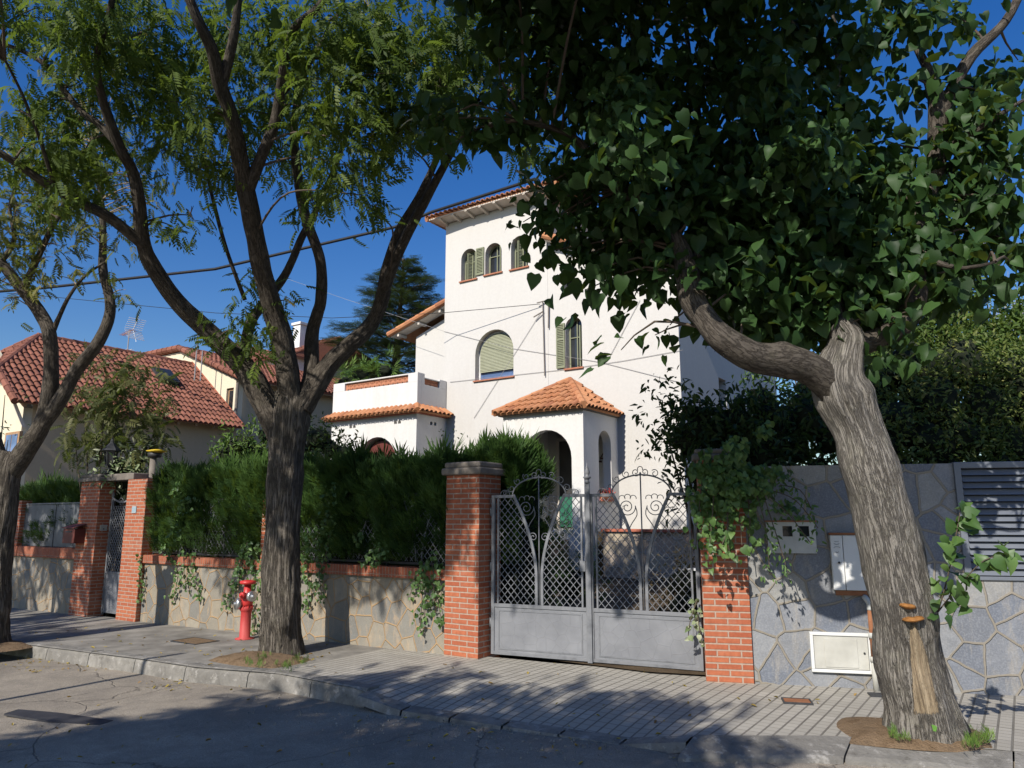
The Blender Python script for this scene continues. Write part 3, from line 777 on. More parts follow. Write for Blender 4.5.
# ================================================================== garden walls, pillars, fences
def stone_wall(x0, x1, label, zc=(.865, 1.0)):
    t = thing('stone_wall', label, 'wall', OA, ANG)
    mb = MB(); mb.box(x0, x1, .08, .34, -.6, zc[0]); mb.build('wall', 'beige_stone', t)
    mb = MB(); n = int((x1 - x0) / .058); st = (x1 - x0) / n
    x = x0
    while x < x1 - .01:
        e = min(x + .46, x1); dz = random.uniform(-.004, .004); mb.box(x, e - .002, .03 + random.uniform(-.004, .004), .38, zc[0], zc[1] + dz); x = e
    mb.build('coping', 'soldier_brick', t, bev=.006)
    return t
stone_wall(-7.3, -.52, 'low wall of beige crazy stone with brick coping behind the red hydrant')
stone_wall(-19, -9.6, 'shaded low stone wall with brick coping at the far end of the street side', (.86, 1.06))

def pillar(O, rot, w, dpt, z1, label, cap=None, z0=-.5, over=.05, x0=0):
    t = thing('brick_pillar', label, 'pillar', O, rot, 'brick pillars of the garden walls')
    mb = MB(); mb.box(x0, x0 + w, 0, dpt, z0, z1); mb.build('shaft', 'red_brick', t, bev=.006)
    if cap:
        mb = MB(); mb.box(x0 - over, x0 + w + over, -over, dpt + over, z1, z1 + cap * .55); mb.box(x0 - over * .4, x0 + w + over * .4, -over * .4, dpt + over * .4, z1 + cap * .55 + .001, z1 + cap)
        mb.build('cap', 'cap_stone', t, bev=.02)
    return t
pillar(A(-.514, 0), ANG, .514, .46, 2.15, 'tall brick pillar with stone cap left of the wide grey gate', .16)
# plinth slab of render at its foot
pillar(OB - DB * .462, ANGB, .46, .46, 2.22, 'brick pillar overgrown with ivy between the gate and the slate wall', .12)
pillar(A(-7.95, 0), ANG, .63, .33, 2.32, 'sunlit brick pillar with small blue plaque beside the narrow gate')
pillar(A(-9.62, 0), ANG, .70, .30, 2.32, 'shaded brick pillar carrying the red mailbox', .14, over=.06)
pillar(A(-4.22, .1, 1.0), ANG, .26, .22, 1.0, 'slim brick pier standing on the wall behind the hydrant tree', None, 0)
pillar(A(-12.62, .1, 1.06), ANG, .32, .22, .95, 'slim brick pier on the shaded wall near the picture edge', None, 0)
# lintel slab over the narrow gate
t = thing('gate_lintel', 'flat stone slab spanning over the narrow iron gate', 'lintel', A(-8.9, 0), ANG)
mb = MB(); mb.box(.065, 1.0, .06, .36, 2.325, 2.45); mb.build('slab', 'cap_stone', t, bev=.015)

# slate wall on the right with a louvred opening
t = thing('slate_wall', 'tall blue grey slate wall with wide pale joints behind the leaning tree', 'wall', OB, ANGB)
mb = MB(); mb.box(.002, 9, .035, .33, -.4, 2.15); wo = mb.build('wall', 'slate_stone', t)
cut(wo, [MB().box(2.01, 4.4, -.2, .26, 1.06, 2.3)])
mb = MB(); mb.box(1.99, 2.05, .0, .2, 1.04, 2.16); mb.box(4.36, 4.42, .0, .2, 1.04, 2.16); mb.box(2.05, 4.36, .012, .2, 1.035, 1.07); mb.box(2.05, 4.36, .012, .2, 2.10, 2.16)
lv = thing('louvre_shutter', 'grey metal louvre shutter set in the slate wall', 'shutter', OB, ANGB)
mb.build('frame', 'louver_grey', lv, bev=.004)
mb = MB()
for k in range(16):
    z = 1.08 + k * .0635
    mb.slab([(2.06, .015, z), (4.35, .015, z), (4.35, .055, z + .052), (2.06, .055, z + .052)], (0, .012, .006))
mb.build('slats', 'louver_grey', lv)
mb = MB(); mb.box(2.05, 4.36, .12, .14, 1.07, 2.1); mb.build('backing', 'dark_iron', lv)

# boxes on the slate wall
t = thing('meter_box', 'weathered grey meter box with two small square windows', 'utility box', OB + DB * .2 + Vector((0, 0, 1.27)), ANGB)
mb = MB(); mb.box(0, .47, .0, .05, 0, .31); bo = mb.build('box', 'cabinet_grey', t)
cut(bo, [MB().box(.155, .25, -.1, .02, .165, .27), MB().box(.315, .41, -.1, .02, .165, .27)])
for x in (.155, .315):
    mb = MB(); mb.box(x + .002, x + .093, .014, .019, .167, .268); mb.build('window', 'dark_glass', t)
mb = MB(); mb.box(-.012, .482, -.012, .045, .311, .326); mb.build('hood', 'rust', t)
t = thing('electric_cabinet', 'white electric cabinet partly behind the leaning trunk', 'utility box', OB + DB * .8 + Vector((0, 0, .92)), ANGB)
mb = MB(); mb.box(.115, .62, -.018, .05, 0, .53); mb.box(0, .11, -.016, .05, 0, .53); mb.build('door', 'cabinet_white', t, bev=.004)
mb = MB(); mb.box(-.01, .63, -.03, .05, .535, .555); mb.build('top_rail', 'rust', t)
mb = MB(); mb.box(.02, .63, .0, .05, -.05, -.006); mb.build('bottom_rail', 'rust', t)
mb = MB(); mb.lathe([(.011, 0), (.011, .012), (.006, .014)], (.065, -.03, .265), 12, 'y'); mb.build('lock', 'dark_iron', t)
mb = MB()
for cz, w_, up_ in ((.455, .026, -1), (.405, .03, 1), (.375, .012, -1)):
    p = [(.055 + w_ * math.cos(a), -.0185, cz + up_ * .014 * math.sin(a)) for a in np.linspace(.2, math.pi - .2, 9)]
    mb.tube(p, .0028, 4)
mb.tube([(.055 - .02, -.0185, .47), (.055 + .02, -.0185, .47)], .0025, 4)
mb.build('marking', 'grey_ink', t)
t = thing('gas_hatch', 'low beige framed metal hatch near the pavement', 'utility hatch', OB + DB * .545 + Vector((0, 0, .14)), ANGB)
mb = MB(); mb.box(0, .56, -.004, .05, 0, .03); mb.box(0, .56, -.004, .05, .345, .375); mb.box(0, .03, -.004, .05, .03, .345); mb.box(.53, .56, -.004, .05, .03, .345); mb.build('frame', 'cabinet_white', t, bev=.004)
mb = MB(); mb.box(.034, .526, .008, .05, .034, .341); mb.build('door', 'vent_beige', t, bev=.003)
mb = MB(); mb.box(.13, .43, .002, .008, .05, .32); mb.build('panel', 'vent_beige', t, bev=.004)
mb = MB(); mb.lathe([(.01, 0), (.01, .01)], (.49, -.001, .19), 10, 'y'); mb.build('lock', 'dark_iron', t)
t = thing('drain_pipe', 'short patched drain pipe with rusty middle between hatch and trunk', 'pipe', OB + DB * 1.10 + Vector((0, -.035, 0)), ANGB)
mb = MB(); mb.tube([(0, 0, .0), (0, 0, .28)], .03, 12); mb.lathe([(.036, 0), (.036, .05)], (0, 0, .26), 12); mb.build('lower_pipe', 'vent_beige', t, True)
mb = MB(); mb.tube([(0, 0, .31), (0, 0, .74)], .025, 12); mb.build('middle_pipe', 'rust', t, True)
mb = MB(); mb.lathe([(.034, 0), (.034, .05)], (0, 0, .48), 12); mb.build('collar', 'cabinet_grey', t, True)
mb = MB(); mb.tube(spline([(0, 0, .74, .028), (0, 0, .80, .028), (-.02, .01, .84, .028), (-.03, .05, .86, .028)], .02)[0], .028, 12); mb.build('upper_pipe', 'cabinet_grey', t, True)

# mailbox, intercom, plaque on the far pillars
t = thing('mailbox', 'dark red metal mailbox with sloping lid on the shaded pillar', 'mailbox', A(-9.72, -.002, 1.17), ANG)
mb = MB(); mb.box(0, .44, -.2, 0, 0, .27); mb.build('body', 'mailbox_red', t, bev=.008)
mb = MB(); mb.slab([(-.02, -.23, .275), (.46, -.23, .275), (.46, .0, .345), (-.02, .0, .345)], (0, 0, .015)); mb.build('lid', 'mailbox_red', t, bev=.004)
mb = MB(); mb.box(.1, .34, -.206, -.2, .2, .225); mb.build('slot', 'dark_iron', t)
t = thing('intercom', 'small silver intercom panel on the inner side of the pillar', 'intercom', A(-8.92, .07, 1.4), ANG)
mb = MB(); mb.box(0.001, .018, 0, .13, 0, .11); mb.build('plate', 'bare_metal', t, bev=.003)
mb = MB(); mb.lathe([(.012, 0), (.012, .006)], (.018, .065, .035), 10, 'x'); mb.build('button', 'dark_iron', t)
t = thing('house_plaque', 'small square blue grey plaque on the sunlit brick pillar', 'plaque', A(-7.72, -.001, 1.72), ANG)
mb = MB(); mb.box(0, .14, -.012, -.001, 0, .12); mb.build('plate', 'plaque_blue', t, bev=.003)
mb = MB(); mb.box(.01, .13, -.0145, -.0125, .008, .016); mb.build('rim', 'cabinet_grey', t)
mb = MB(); mb.box(.01, .13, -.0145, -.0125, .104, .112); mb.build('rim', 'cabinet_grey', t)

# ------------------------------------------------------------------ iron gates
def lattice(mb, x0, x1, z0, z1, px, pz, w, y, inside):
    sl = pz / px; L = (x1 - x0) + (z1 - z0) / sl
    for sg in (1, -1):
        k = 0
        while k * px < L * 1.0 + 1e-6:
            xa = (x0 - (z1 - z0) / sl + k * px) if sg > 0 else (x0 + k * px)
            n = 160; run = None
            for i in range(n + 1):
                z = z0 + (z1 - z0) * i / n; x = xa + sg * (z - z0) / sl
                ok = x0 <= x <= x1 and inside(x, z)
                if ok and run is None: run = (x, z)
                if (not ok or i == n) and run is not None:
                    e = (x, z)
                    if e[1] - run[1] > .02: mb.bar((run[0], y, run[1]), (e[0], y, e[1]), .006, w, (0, 1, 0))
                    run = None
            k += 1
gt = thing('driveway_gate', 'wide double leaf grey wrought iron gate with lattice and scrolls', 'gate', OG, ANGG)
LG = 2.512; LW = 1.238
def lens(z):
    t = max(0, (z - .95) / .95); return .035 + .30 * t ** 1.75
def gate_leaf(x0, flip):
    lf = MB(); ztop = 1.90; zm = .60
    xc = x0 + LW / 2 + (.0 if not flip else .0)
    # frame bars
    for x in (x0 + .02, x0 + LW - .02): lf.box(x - .02, x + .02, -.02, .02, .04, ztop)
    lf.box(x0 + .04, x0 + LW - .04, -.018, .018, zm - .02, zm + .02)
    lf.box(x0 + .04, x0 + LW - .04, -.018, .018, .04, .075)
    w = lens(ztop)
    lf.box(x0 + .04, xc - w + .01, -.018, .018, ztop - .035, ztop); lf.box(xc + w - .01, x0 + LW - .04, -.018, .018, ztop - .035, ztop)
    for x in (x0 + .085, x0 + LW - .085): lf.box(x - .011, x + .011, -.012, .012, zm + .02, ztop - .035)
    for s in (1, -1):
        pts = [(xc + s * lens(z), z) for z in np.linspace(zm + .02, ztop, 22)]
        for a, b in zip(pts[:-1], pts[1:]): lf.bar((a[0], 0, a[1]), (b[0], 0, b[1]), .034, .024, (0, 1, 0))
    fr = lf.build('leaf_frame', 'gate_metal', gt, bev=.002)
    p = MB(); p.box(x0 + .04, x0 + LW - .04, -.006, .006, .075, zm - .02); p.build('lower_panel', 'gate_panel', gt)
    m = MB()
    for b in ((x0 + .09, x0 + LW - .09, .10, .115), (x0 + .09, x0 + LW - .09, .535, .55)): m.box(b[0], b[1], -.012, -.0065, b[2], b[3])
    for x in (x0 + .09, x0 + LW - .105): m.box(x, x + .015, -.012, -.0065, .115, .535)
    m.build('panel_moulding', 'gate_metal', gt)
    la = MB(); lattice(la, x0 + .098, x0 + LW - .098, zm + .02, ztop - .036, .083, .094, .012, 0, lambda x, z: abs(x - xc) > lens(z) + .012)
    la.build('lattice', 'gate_metal', gt)
    sc = MB()
    sc.tube([(xc, 0, zm + .02), (xc, 0, 2.13)], .008, 6)
    aw = lens(ztop) + .01; ar = .215
    arc = [(xc + aw * math.cos(a), 0, ztop - .01 + ar * math.sin(a)) for a in np.linspace(0, math.pi, 28)]
    sc.tube(arc, .009, 6)
    X, Z = (1, 0, 0), (0, 0, 1)
    for s in (1, -1):
        spiral(sc, (xc + s * .165, 0, 1.745), .10, 1.9, math.pi if s > 0 else 0, 22, .0055, (1, 0, 0), (0, 0, s * 1.0))
        sc.tube(spline([(xc + s * .07, 0, 1.76, 1), (xc + s * .05, 0, 1.66, 1), (xc + s * .12, 0, 1.55, 1), (xc + s * .17, 0, 1.44, 1)], .03)[0], .0055, 5)
        for k in range(3):                     # little waves over the large scroll
            c = (xc + s * (.09 + .065 * k), 0, 1.855 - .012 * abs(k - 1)); sc.tube([(c[0] + .036 * math.cos(a), 0, c[2] + .034 * math.sin(a)) for a in np.linspace(-.3, math.pi + .3, 10)], .0045, 5)
        spiral(sc, (xc + s * .075, 0, 1.40), .055, 1.5, 0 if s > 0 else math.pi, 18, .005, (1, 0, 0), (0, 0, s))
        # waves on the arch, ending in a scroll
        for a0 in (.35, .75, 1.12):
            a = a0 if s > 0 else math.pi - a0
            c = Vector((xc + aw * math.cos(a), 0, ztop - .01 + ar * math.sin(a))) + Vector((math.cos(a), 0, math.sin(a))) * .038
            spiral(sc, c, .045, 1.15, a + (math.pi * .9 if s > 0 else math.pi * .1), 16, .005, (1, 0, 0), (0, 0, -s), .35)
        spiral(sc, (xc + s * .052, 0, 2.135), .05, 1.4, math.pi if s > 0 else 0, 16, .005, (1, 0, 0), (0, 0, s), .2)
        c = (xc + s * (aw + .1), 0, ztop + .028); sc.tube([(c[0] + .06 * math.cos(q), 0, c[2] - .02 + .05 * math.sin(q)) for q in np.linspace(-.2, math.pi + .2, 12)], .005, 5)
        spiral(sc, (xc + s * (aw + .1), 0, ztop + .02), .03, 1.2, 0, 14, .0045, (1, 0, 0), (0, 0, 1), .3)
    sc.tube([(xc + .03 * math.cos(a), 0, 2.17 + .03 * math.sin(a)) for a in np.linspace(-.5, math.pi + .5, 10)], .005, 5)
    sc.build('scrollwork', 'gate_metal', gt, True)
gate_leaf(.02, False); gate_leaf(LG - LW - .008, True)
mb = MB(); xp = LG / 2 + .006; mb.box(xp - .028, xp + .028, -.045, -.0205, .03, 2.02)
mb.build('meeting_post', 'gate_metal', gt, bev=.003)
mb = MB(); mb.lathe([(.03, 0), (.034, .015), (.02, .03), (.024, .05), (.046, .06), (.046, .075), (.018, .085), (.03, .11), (.034, .13), (.022, .17), (.008, .21), (.003, .25)], (xp, -.032, 2.02), 12)
mb.build('finial', 'gate_metal', gt, True)
for z in (.35, 1.0, 1.65):
    mb = MB(); mb.tube([(.006, 0, z), (.006, 0, z + .1)], .014, 8); mb.build('hinge', 'gate_metal', gt, True)
    mb = MB(); mb.tube([(LG - .002, 0, z), (LG - .002, 0, z + .1)], .012, 8); mb.build('hinge', 'gate_metal', gt, True)
mb = MB(); mb.box(xp - .11, xp - .04, -.03, -.0205, 1.02, 1.14); mb.build('lock', 'gate_metal', gt, bev=.003)

ng = thing('pedestrian_gate', 'narrow dark iron gate with curved lattice top between brick pillars', 'gate', A(-8.9, .25), ANG)
mb = MB(); W_ = .93
for x in (.02, W_ - .02): mb.box(x - .018, x + .018, -.018, .018, -.12, 2.0 if x < .5 else 2.2)
for z in (.62, -.08): mb.box(.038, W_ - .038, -.016, .016, z, z + .035)
pts = [(.03 + .88 * t, 2.0 + .2 * t - .16 * math.sin(math.pi * t)) for t in np.linspace(0, 1, 14)]
for a, b in zip(pts[:-1], pts[1:]): mb.bar((a[0], 0, a[1]), (b[0], 0, b[1]), .03, .02, (0, 1, 0))
mb.build('frame', 'gate_metal', ng)
mb = MB(); mb.box(.038, W_ - .038, -.005, .005, -.045, .62); mb.build('lower_panel', 'gate_panel', ng)
mb = MB(); lattice(mb, .04, W_ - .04, .655, 1.86, .08, .095, .012, 0, lambda x, z: True); mb.build('lattice', 'gate_metal', ng)
mb = MB(); mb.lathe([(.02, 0), (.03, .02), (.012, .04), (.026, .06), (.003, .14)], (.02, 0, 2.0), 10); mb.build('finial', 'gate_metal', ng, True)
mb = MB(); 
for s in (1, -1):
    mb = MB(); spiral(mb, (.46 + s * .14, 0, 1.93), .09, 1.6, 0 if s > 0 else math.pi, 18, .006, (1, 0, 0), (0, 0, s)); mb.build('scroll', 'gate_metal', ng, True)

def mesh_fence(x0, x1, label, sheet=False):
    t = thing('iron_fence', label, 'fence', A(x0, .2, 1.0), ANG)
    L = x1 - x0; h = .92; mb = MB()
    for z in (.03, h): mb.box(0, L, -.012, .012, z, z + .03)
    n = max(1, round(L / 1.1))
    for i in range(n + 1): mb.box(max(0, L * i / n - .014), min(L, L * i / n + .014), -.014, .014, .0, h + .03)
    mb.build('frame', 'dark_iron' if not sheet else 'sheet_grey', t)
    if sheet:
        mb = MB()
        for i in range(n): mb.box(L * i / n + .02, L * (i + 1) / n - .02, -.004, .004, .07, h - .01)
        mb.build('panel', 'sheet_grey', t)
    else:
        mb = MB(); lattice(mb, .02, L - .02, .07, h, .09, .1, .008, 0, lambda x, z: True); mb.build('lattice', 'gate_metal', t)
        mb = MB()
        for i in range(n):
            c = L * (i + .5) / n
            for s in (1, -1):
                mb = MB(); mb.tube([(c + s * (.05 + .25 * q ** 1.8), -.015, .08 + .8 * q) for q in np.linspace(0, 1, 12)], .012, 5); mb.build('curved_bar', 'gate_metal', t, True)
                mb = MB(); spiral(mb, (c + s * .12, -.015, .72), .1, 1.7, 0, 18, .006, (1, 0, 0), (0, 0, s)); mb.build('scroll', 'gate_metal', t, True)
    return t
mesh_fence(-7.28, -4.24, 'iron lattice fence smothered by hedge above the hydrant')
mesh_fence(-3.94, -.54, 'iron lattice fence with curved bars in the dark hedge beside the tall pillar')
mesh_fence(-12.28, -9.64, 'grey sheet metal fence on the shaded wall', True)
mesh_fence(-18, -12.64, 'grey sheet metal fence cut off by the picture edge', True)

# hydrant
HY = ground(244.5, 639)
hyd = t = thing('fire_hydrant', 'red fire hydrant with two grey metal outlet caps beside the tree', 'hydrant', HY, ANG + R(25))
mb = MB(); mb.lathe([(.15, .0), (.15, .015), (.085, .03), (.082, .42), (.088, .44), (.105, .46), (.105, .50), (.09, .52)], (0, 0, 0), 24); mb.build('barrel', 'hydrant_faded', t, True)
mb = MB(); mb.lathe([(.09, .52), (.098, .56), (.098, .66), (.085, .70), (.062, .73), (.055, .86)], (0, 0, 0), 24); mb.build('head', 'hydrant_red', t, True)
mb = MB(); mb.lathe([(.06, .86), (.125, .875), (.13, .895), (.125, .92), (.04, .935)], (0, 0, 0), 24); mb.build('bonnet', 'hydrant_red', t, True)
for a, z, r in ((215, .56, .092), (330, .68, .085), (265, .70, .05)):
    q = MB(); 
    pr = [(r * .75, .05), (r * .75, .10), (r, .105), (r, .155), (r * .8, .165), (r * .35, .17), (r * .35, .20)]
    v0 = MB(); v0.lathe(pr, (0, 0, 0), 18, 'x'); ca, sa = math.cos(R(a)), math.sin(R(a))
    v0.v = [(x * ca - y * sa, x * sa + y * ca, zz + z) for x, y, zz in v0.v]
    v0.build('outlet_cap', 'bare_metal' if r > .05 else 'hydrant_red', t, True)
for k in range(8):
    mb = MB(); a = k * math.pi / 4; mb.lathe([(.012, .49), (.012, .53)], (.098 * math.cos(a), .098 * math.sin(a), 0), 6); mb.build('bolt', 'hydrant_red', t)

hyd.scale = (.87, .87, .87)
# covers and patches in the ground
def cover(u, v, w_, d_, mat, label, name='utility_cover', rot=ANG):
    p = ground(u, v, .008); t = thing(name, label, 'cover', p, rot)
    mb = MB(); mb.box(-w_ / 2, w_ / 2, -d_ / 2, d_ / 2, -.02, .004); mb.build('plate', mat, t, bev=.003)
    mb = MB()
    for s in (1, -1): mb.box(-w_ / 2 - .015, w_ / 2 + .015, s * (d_ / 2 + .008) - .007, s * (d_ / 2 + .008) + .007, -.02, .007); mb.box(s * (w_ / 2 + .008) - .006, s * (w_ / 2 + .008) + .006, -d_ / 2 + .001, d_ / 2 - .001, -.02, .007)
    mb.build('rim', 'dark_iron', t)
cover(797, 701, .22, .16, 'rust', 'small rusty square cover in the tiles before the slate wall', rot=ANGB)
cover(880, 695, .16, .11, 'dark_iron', 'small dark cover at the foot of the drain pipe', rot=ANGB)
cover(195, 641, .55, .35, 'soil', 'brown rectangular cover in the pavement left of the hydrant')
# thin dark patch lying on the road
mb = MB(); c = ground(57, 717, road_off(-4) + .012)
mb.prism([(-.55, -.1), (.1, -.16), (.62, -.09), (.6, .07), (-.1, .1), (-.58, .06)], lambda x, y: (x, y, -.01), lambda x, y: (x, y, .008))
o = mb.build('tar_patch', 'tar', None, at=c, rot=R(-20)); tag(o, 'dark tar patch on the shaded road at the left', 'patch')

# ================================================================== the white villa
V = thing('villa', 'white three storey villa with tower, tiled porch and arched windows', 'house', OH, ANG)
def hpt(u, v, y=0): return loc(on_plane(u, v, OH + N * y, N), OH, D, N)
TZ = 9.83
mb = MB(); mb.box(-6.74, -3.402, 0, 4.6, 0, TZ); tw = mb.build('tower_wall', 'white_plaster', V)
wins = [(-5.915, .266, 8.03, 8.93), (-5.09, .27, 8.06, 8.915), (-4.253, .266, 8.045, 8.935), (-5.054, .613, 5.206, 6.517), (-5.1, .46, 2.2, 3.64)]
cut(tw, [archcut(c, h, a, b, -.3, .24) for c, h, a, b in wins] + [MB().box(-9, -6.5, -1, -.001, 0, 1)])
mb = MB(); mb.xz([(-3.398, 0), (0, 0), (0, 7.22), (-3.398, 8.57)], .0, 8.0); ww = mb.build('wing_wall', 'white_plaster', V)
cut(ww, [archcut(-2.672, .228, 5.21, 6.48, -.3, .24), MB().box(-2.95, -2.67, -.3, .24, 7.12, 7.5), MB().box(-.24, .3, 2.55, 3.1, 4.2, 5.1)])
mb = MB(); mb.xz([(-8.66, 0), (-6.745, 0), (-6.745, 7.72), (-8.66, 7.02)], 1.0, 5.0); mb.build('rear_wing_wall', 'white_plaster', V)

def window(cx, hw, z0, z1, kind, y=.2):
    f = MB(); o = arch(cx, hw - .004, z0 + .004, z1 - .004); i_ = arch(cx, hw - .045, z0 + .05, z1 - .045)
    n = len(o)
    f.add([(x, y - .02, z) for x, z in o] + [(x, y - .02, z) for x, z in i_] + [(x, y + .02, z) for x, z in i_],
          [(k, (k + 1) % n, n + (k + 1) % n, n + k) for k in range(n)] + [(n + k, n + (k + 1) % n, 2 * n + (k + 1) % n, 2 * n + k) for k in range(n)])
    if kind != 'blind': f.box(cx - .014, cx + .014, y - .018, y + .01, z0 + .05, z1 - .045)
    f.box(cx - hw + .046, cx + hw - .046, y - .016, y + .01, z0 + .62 * (z1 - z0), z0 + .62 * (z1 - z0) + .022)
    w_ = f.build('window', 'white_paint' if kind == 'blind' else 'shutter_olive', V)
    g = MB(); g.xz(arch(cx, hw - .04, z0 + .045, z1 - .04), y + .012, y + .024); g.build('glass', 'blue_glass' if kind == 'blind' else 'dark_glass', w_)
    s = MB(); s.box(cx - hw - .04, cx + hw + .04, -.05, y - .025, z0 - .035, z0 + .003); s.build('sill', 'sill_brick', w_, bev=.004)
    return w_
def shutter(w_, x0, x1, z0, z1, y, yaw=0, hinge=None, top=True):
    m = MB(); W_ = x1 - x0; m.box(0, .035, 0, .03, 0, z1 - z0); m.box(W_ - .035, W_, 0, .03, 0, z1 - z0)
    for z in (0, (z1 - z0) * .62, z1 - z0 - .04): m.box(.035, W_ - .035, 0, .03, z, z + .04)
    n = int((z1 - z0) / .045)
    for k in range(n):
        z = .04 + k * (z1 - z0 - .08) / n
        m.slab([(.035, .004, z), (W_ - .035, .004, z), (W_ - .035, .026, z + .03), (.035, .026, z + .03)], (0, .0, .006))
    return m.build('shutter', 'shutter_olive', w_, at=(x0, y, z0), rot=yaw)
W1 = window(*wins[0], 'plain'); shutter(W1, -6.0, -5.82, 8.06, 8.84, .06, R(62)); shutter(W1, -5.70, -5.60, 8.06, 8.80, .02, R(88))
W2 = window(*wins[1], 'plain'); shutter(W2, -5.645, -5.385, 8.1, 8.86, -.045); shutter(W2, -4.865, -4.76, 8.08, 8.80, .02, R(88))
W3 = window(*wins[2], 'plain'); shutter(W3, -4.34, -4.16, 8.07, 8.85, .06, R(62)); shutter(W3, -4.04, -3.94, 8.07, 8.80, .02, R(88))
W4 = window(*wins[3], 'blind')
b = MB(); c, h, z0, z1 = wins[3]
A_ = arch(c, h - .05, z0 + .23, z1 - .05)
n = 26
for k in range(n):
    za = z0 + .23 + k * (z1 - .06 - z0 - .23) / n; zb = z0 + .23 + (k + 1) * (z1 - .06 - z0 - .23) / n
    zsx = z1 - h; hw = h - .05 if zb < zsx else math.sqrt(max(.0004, (h - .05) ** 2 - (zb - zsx) ** 2))
    b.slab([(c - hw, .14, za), (c + hw, .14, za), (c + hw, .155, zb), (c - hw, .155, zb)], (0, .012, 0))
b.build('roller_blind', 'blind_olive', W4)
W5 = window(-2.672, .228, 5.21, 6.48, 'plain'); shutter(W5, -3.145, -2.905, 5.24, 6.36, -.045); shutter(W5, -2.50, -2.42, 5.24, 6.26, .02, R(86))
W6 = window(*wins[4], 'plain')
f = MB(); f.box(-2.945, -2.675, .18, .2, 7.125, 7.495); f.build('window', 'dark_glass', V)
f = MB(); f.box(-.2, -.17, 2.56, 3.09, 4.21, 5.09); f.build('window', 'dark_glass', V)

# tower roof: eave boards, rafters, tile edge, low hip
r = MB(); x0, x1, y0, y1 = -7.1, -2.95, -.42, 5.0; ap = [(-5.9, 2.2, 10.75), (-4.2, 2.2, 10.75)]
c = [(x0, y0, 9.93), (x1, y0, 9.93), (x1, y1, 9.93), (x0, y1, 9.93)]
r.cur = 0
barrel_roof(r, c[0], c[1], [c[0], c[1], ap[1], ap[0]], .16, .36, .062)
barrel_roof(r, c[1], c[2], [c[1], c[2], ap[1]], .16, .36, .064); barrel_roof(r, c[2], c[3], [c[2], c[3], ap[0], ap[1]], .16, .36, .064); barrel_roof(r, c[3], c[0], [c[3], c[0], ap[0]], .16, .36, .064)
for k in range(4): ridge(r, c[k], ap[0] if k in (0, 3) else ap[1])
ro = r.build('tower_roof', 'terracotta', V)
e = MB()
e.add([(x0 + .03, y0 + .03, 9.90), (x1 - .03, y0 + .03, 9.90), (x1 - .03, y1 - .03, 9.90), (x0 + .03, y1 - .03, 9.90), (-6.76, -.02, TZ + .004), (-3.38, -.02, TZ + .004), (-3.38, 4.62, TZ + .004), (-6.76, 4.62, TZ + .004)],
      [(0, 1, 5, 4), (1, 2, 6, 5), (2, 3, 7, 6), (3, 0, 4, 7)])
e.box(x0 + .01, x1 - .01, y0 + .01, y0 + .028, 9.87, 9.91); e.box(x0 + .01, x0 + .028, y0 + .03, y1, 9.87, 9.91)
e.build('soffit', 'soffit', ro)
for k in range(8):
    x = -6.72 + k * .47; q = MB(); q.slab([(x, -.40, 9.84), (x + .075, -.40, 9.84), (x + .075, -.002, 9.76), (x, -.002, 9.76)], (0, 0, .065)); q.build('rafter_end', 'soffit', ro)

# lean-to roof over the right wing, its verge facing the street
r = MB(); sl_ = .397
za = lambda x: 8.68 - sl_ * (x + 3.43)
P_ = [(.42, -.3, za(.42)), (.42, 8.2, za(.42)), (-3.40, 8.2, za(-3.4)), (-3.40, -.3, za(-3.4))]
barrel_roof(r, P_[0], P_[1], P_, .16, .36, .064); ridge(r, P_[0], P_[3], .1, .36)
wr = r.build('wing_roof', 'terracotta', V)
q = MB(); q.slab([(.36, -.27, za(.36) - .075), (-3.395, -.27, za(-3.395) - .075), (-3.395, -.001, za(-3.395) - .075), (.36, -.001, za(.36) - .075)], (0, 0, -.03)); q.build('verge_board', 'soffit', wr)
# left rear wing roof
r = MB(); zb = lambda x: 7.13 + .309 * (x + 9.40)
P_ = [(-9.40, .6, zb(-9.4)), (-9.40, 5.3, zb(-9.4)), (-6.76, 5.3, zb(-6.76)), (-6.76, .6, zb(-6.76))]
barrel_roof(r, P_[0], P_[1], P_, .16, .36, .064); ridge(r, P_[0], P_[3], .095, .36)
rr_ = r.build('rear_wing_roof', 'terracotta', V)
q = MB(); q.slab([(-9.35, .63, zb(-9.35) - .075), (-6.765, .63, zb(-6.765) - .075), (-6.765, .998, zb(-6.765) - .075), (-9.35, .998, zb(-9.35) - .075)], (0, 0, -.03)); q.build('verge_board', 'soffit', rr_)
for x in (-9.1, -8.3, -7.5):
    q = MB(); q.box(x, x + .07, .64, .998, zb(x) - .19, zb(x) - .112); q.build('rafter_end', 'soffit', rr_)

# terrace block left of the tower
DT = 1.19
mb = MB(); mb.box(-9.75, -6.62, -DT, .999, 0, 4.40); tb = mb.build('terrace_wall', 'porch_plaster', V)
cs = [archcut(-8.0, .72, 1.4, 3.76, -DT - .3, -DT + .3)]
for x in (-9.0, -8.86, -7.35, -7.21): cs.append(archcut(x, .05, 4.06, 4.15, -DT - .3, -DT + .12))
cut(tb, cs + [MB().box(-6.75, -6.4, -.66, -.57, 4.04, 4.13), MB().box(-6.75, -6.4, -.5, -.41, 4.04, 4.13)])
q = MB(); q.xz(arch(-8.0, .7, 1.42, 3.74), -DT + .26, -DT + .28); dw = q.build('arched_window', 'dark_glass', V)
q = MB(); q.xz([(-8.66, 2.9), (-7.34, 2.9), (-7.34, 3.02), (-7.45, 3.35), (-7.75, 3.66), (-8.25, 3.66), (-8.55, 3.35), (-8.66, 3.02)], -DT + .2, -DT + .255); q.build('awning', 'mailbox_red', dw)
p_ = MB()
def parapet(x0, x1, y0, y1, z0, z1): p_.box(x0, x1, y0, y1, z0, z1)
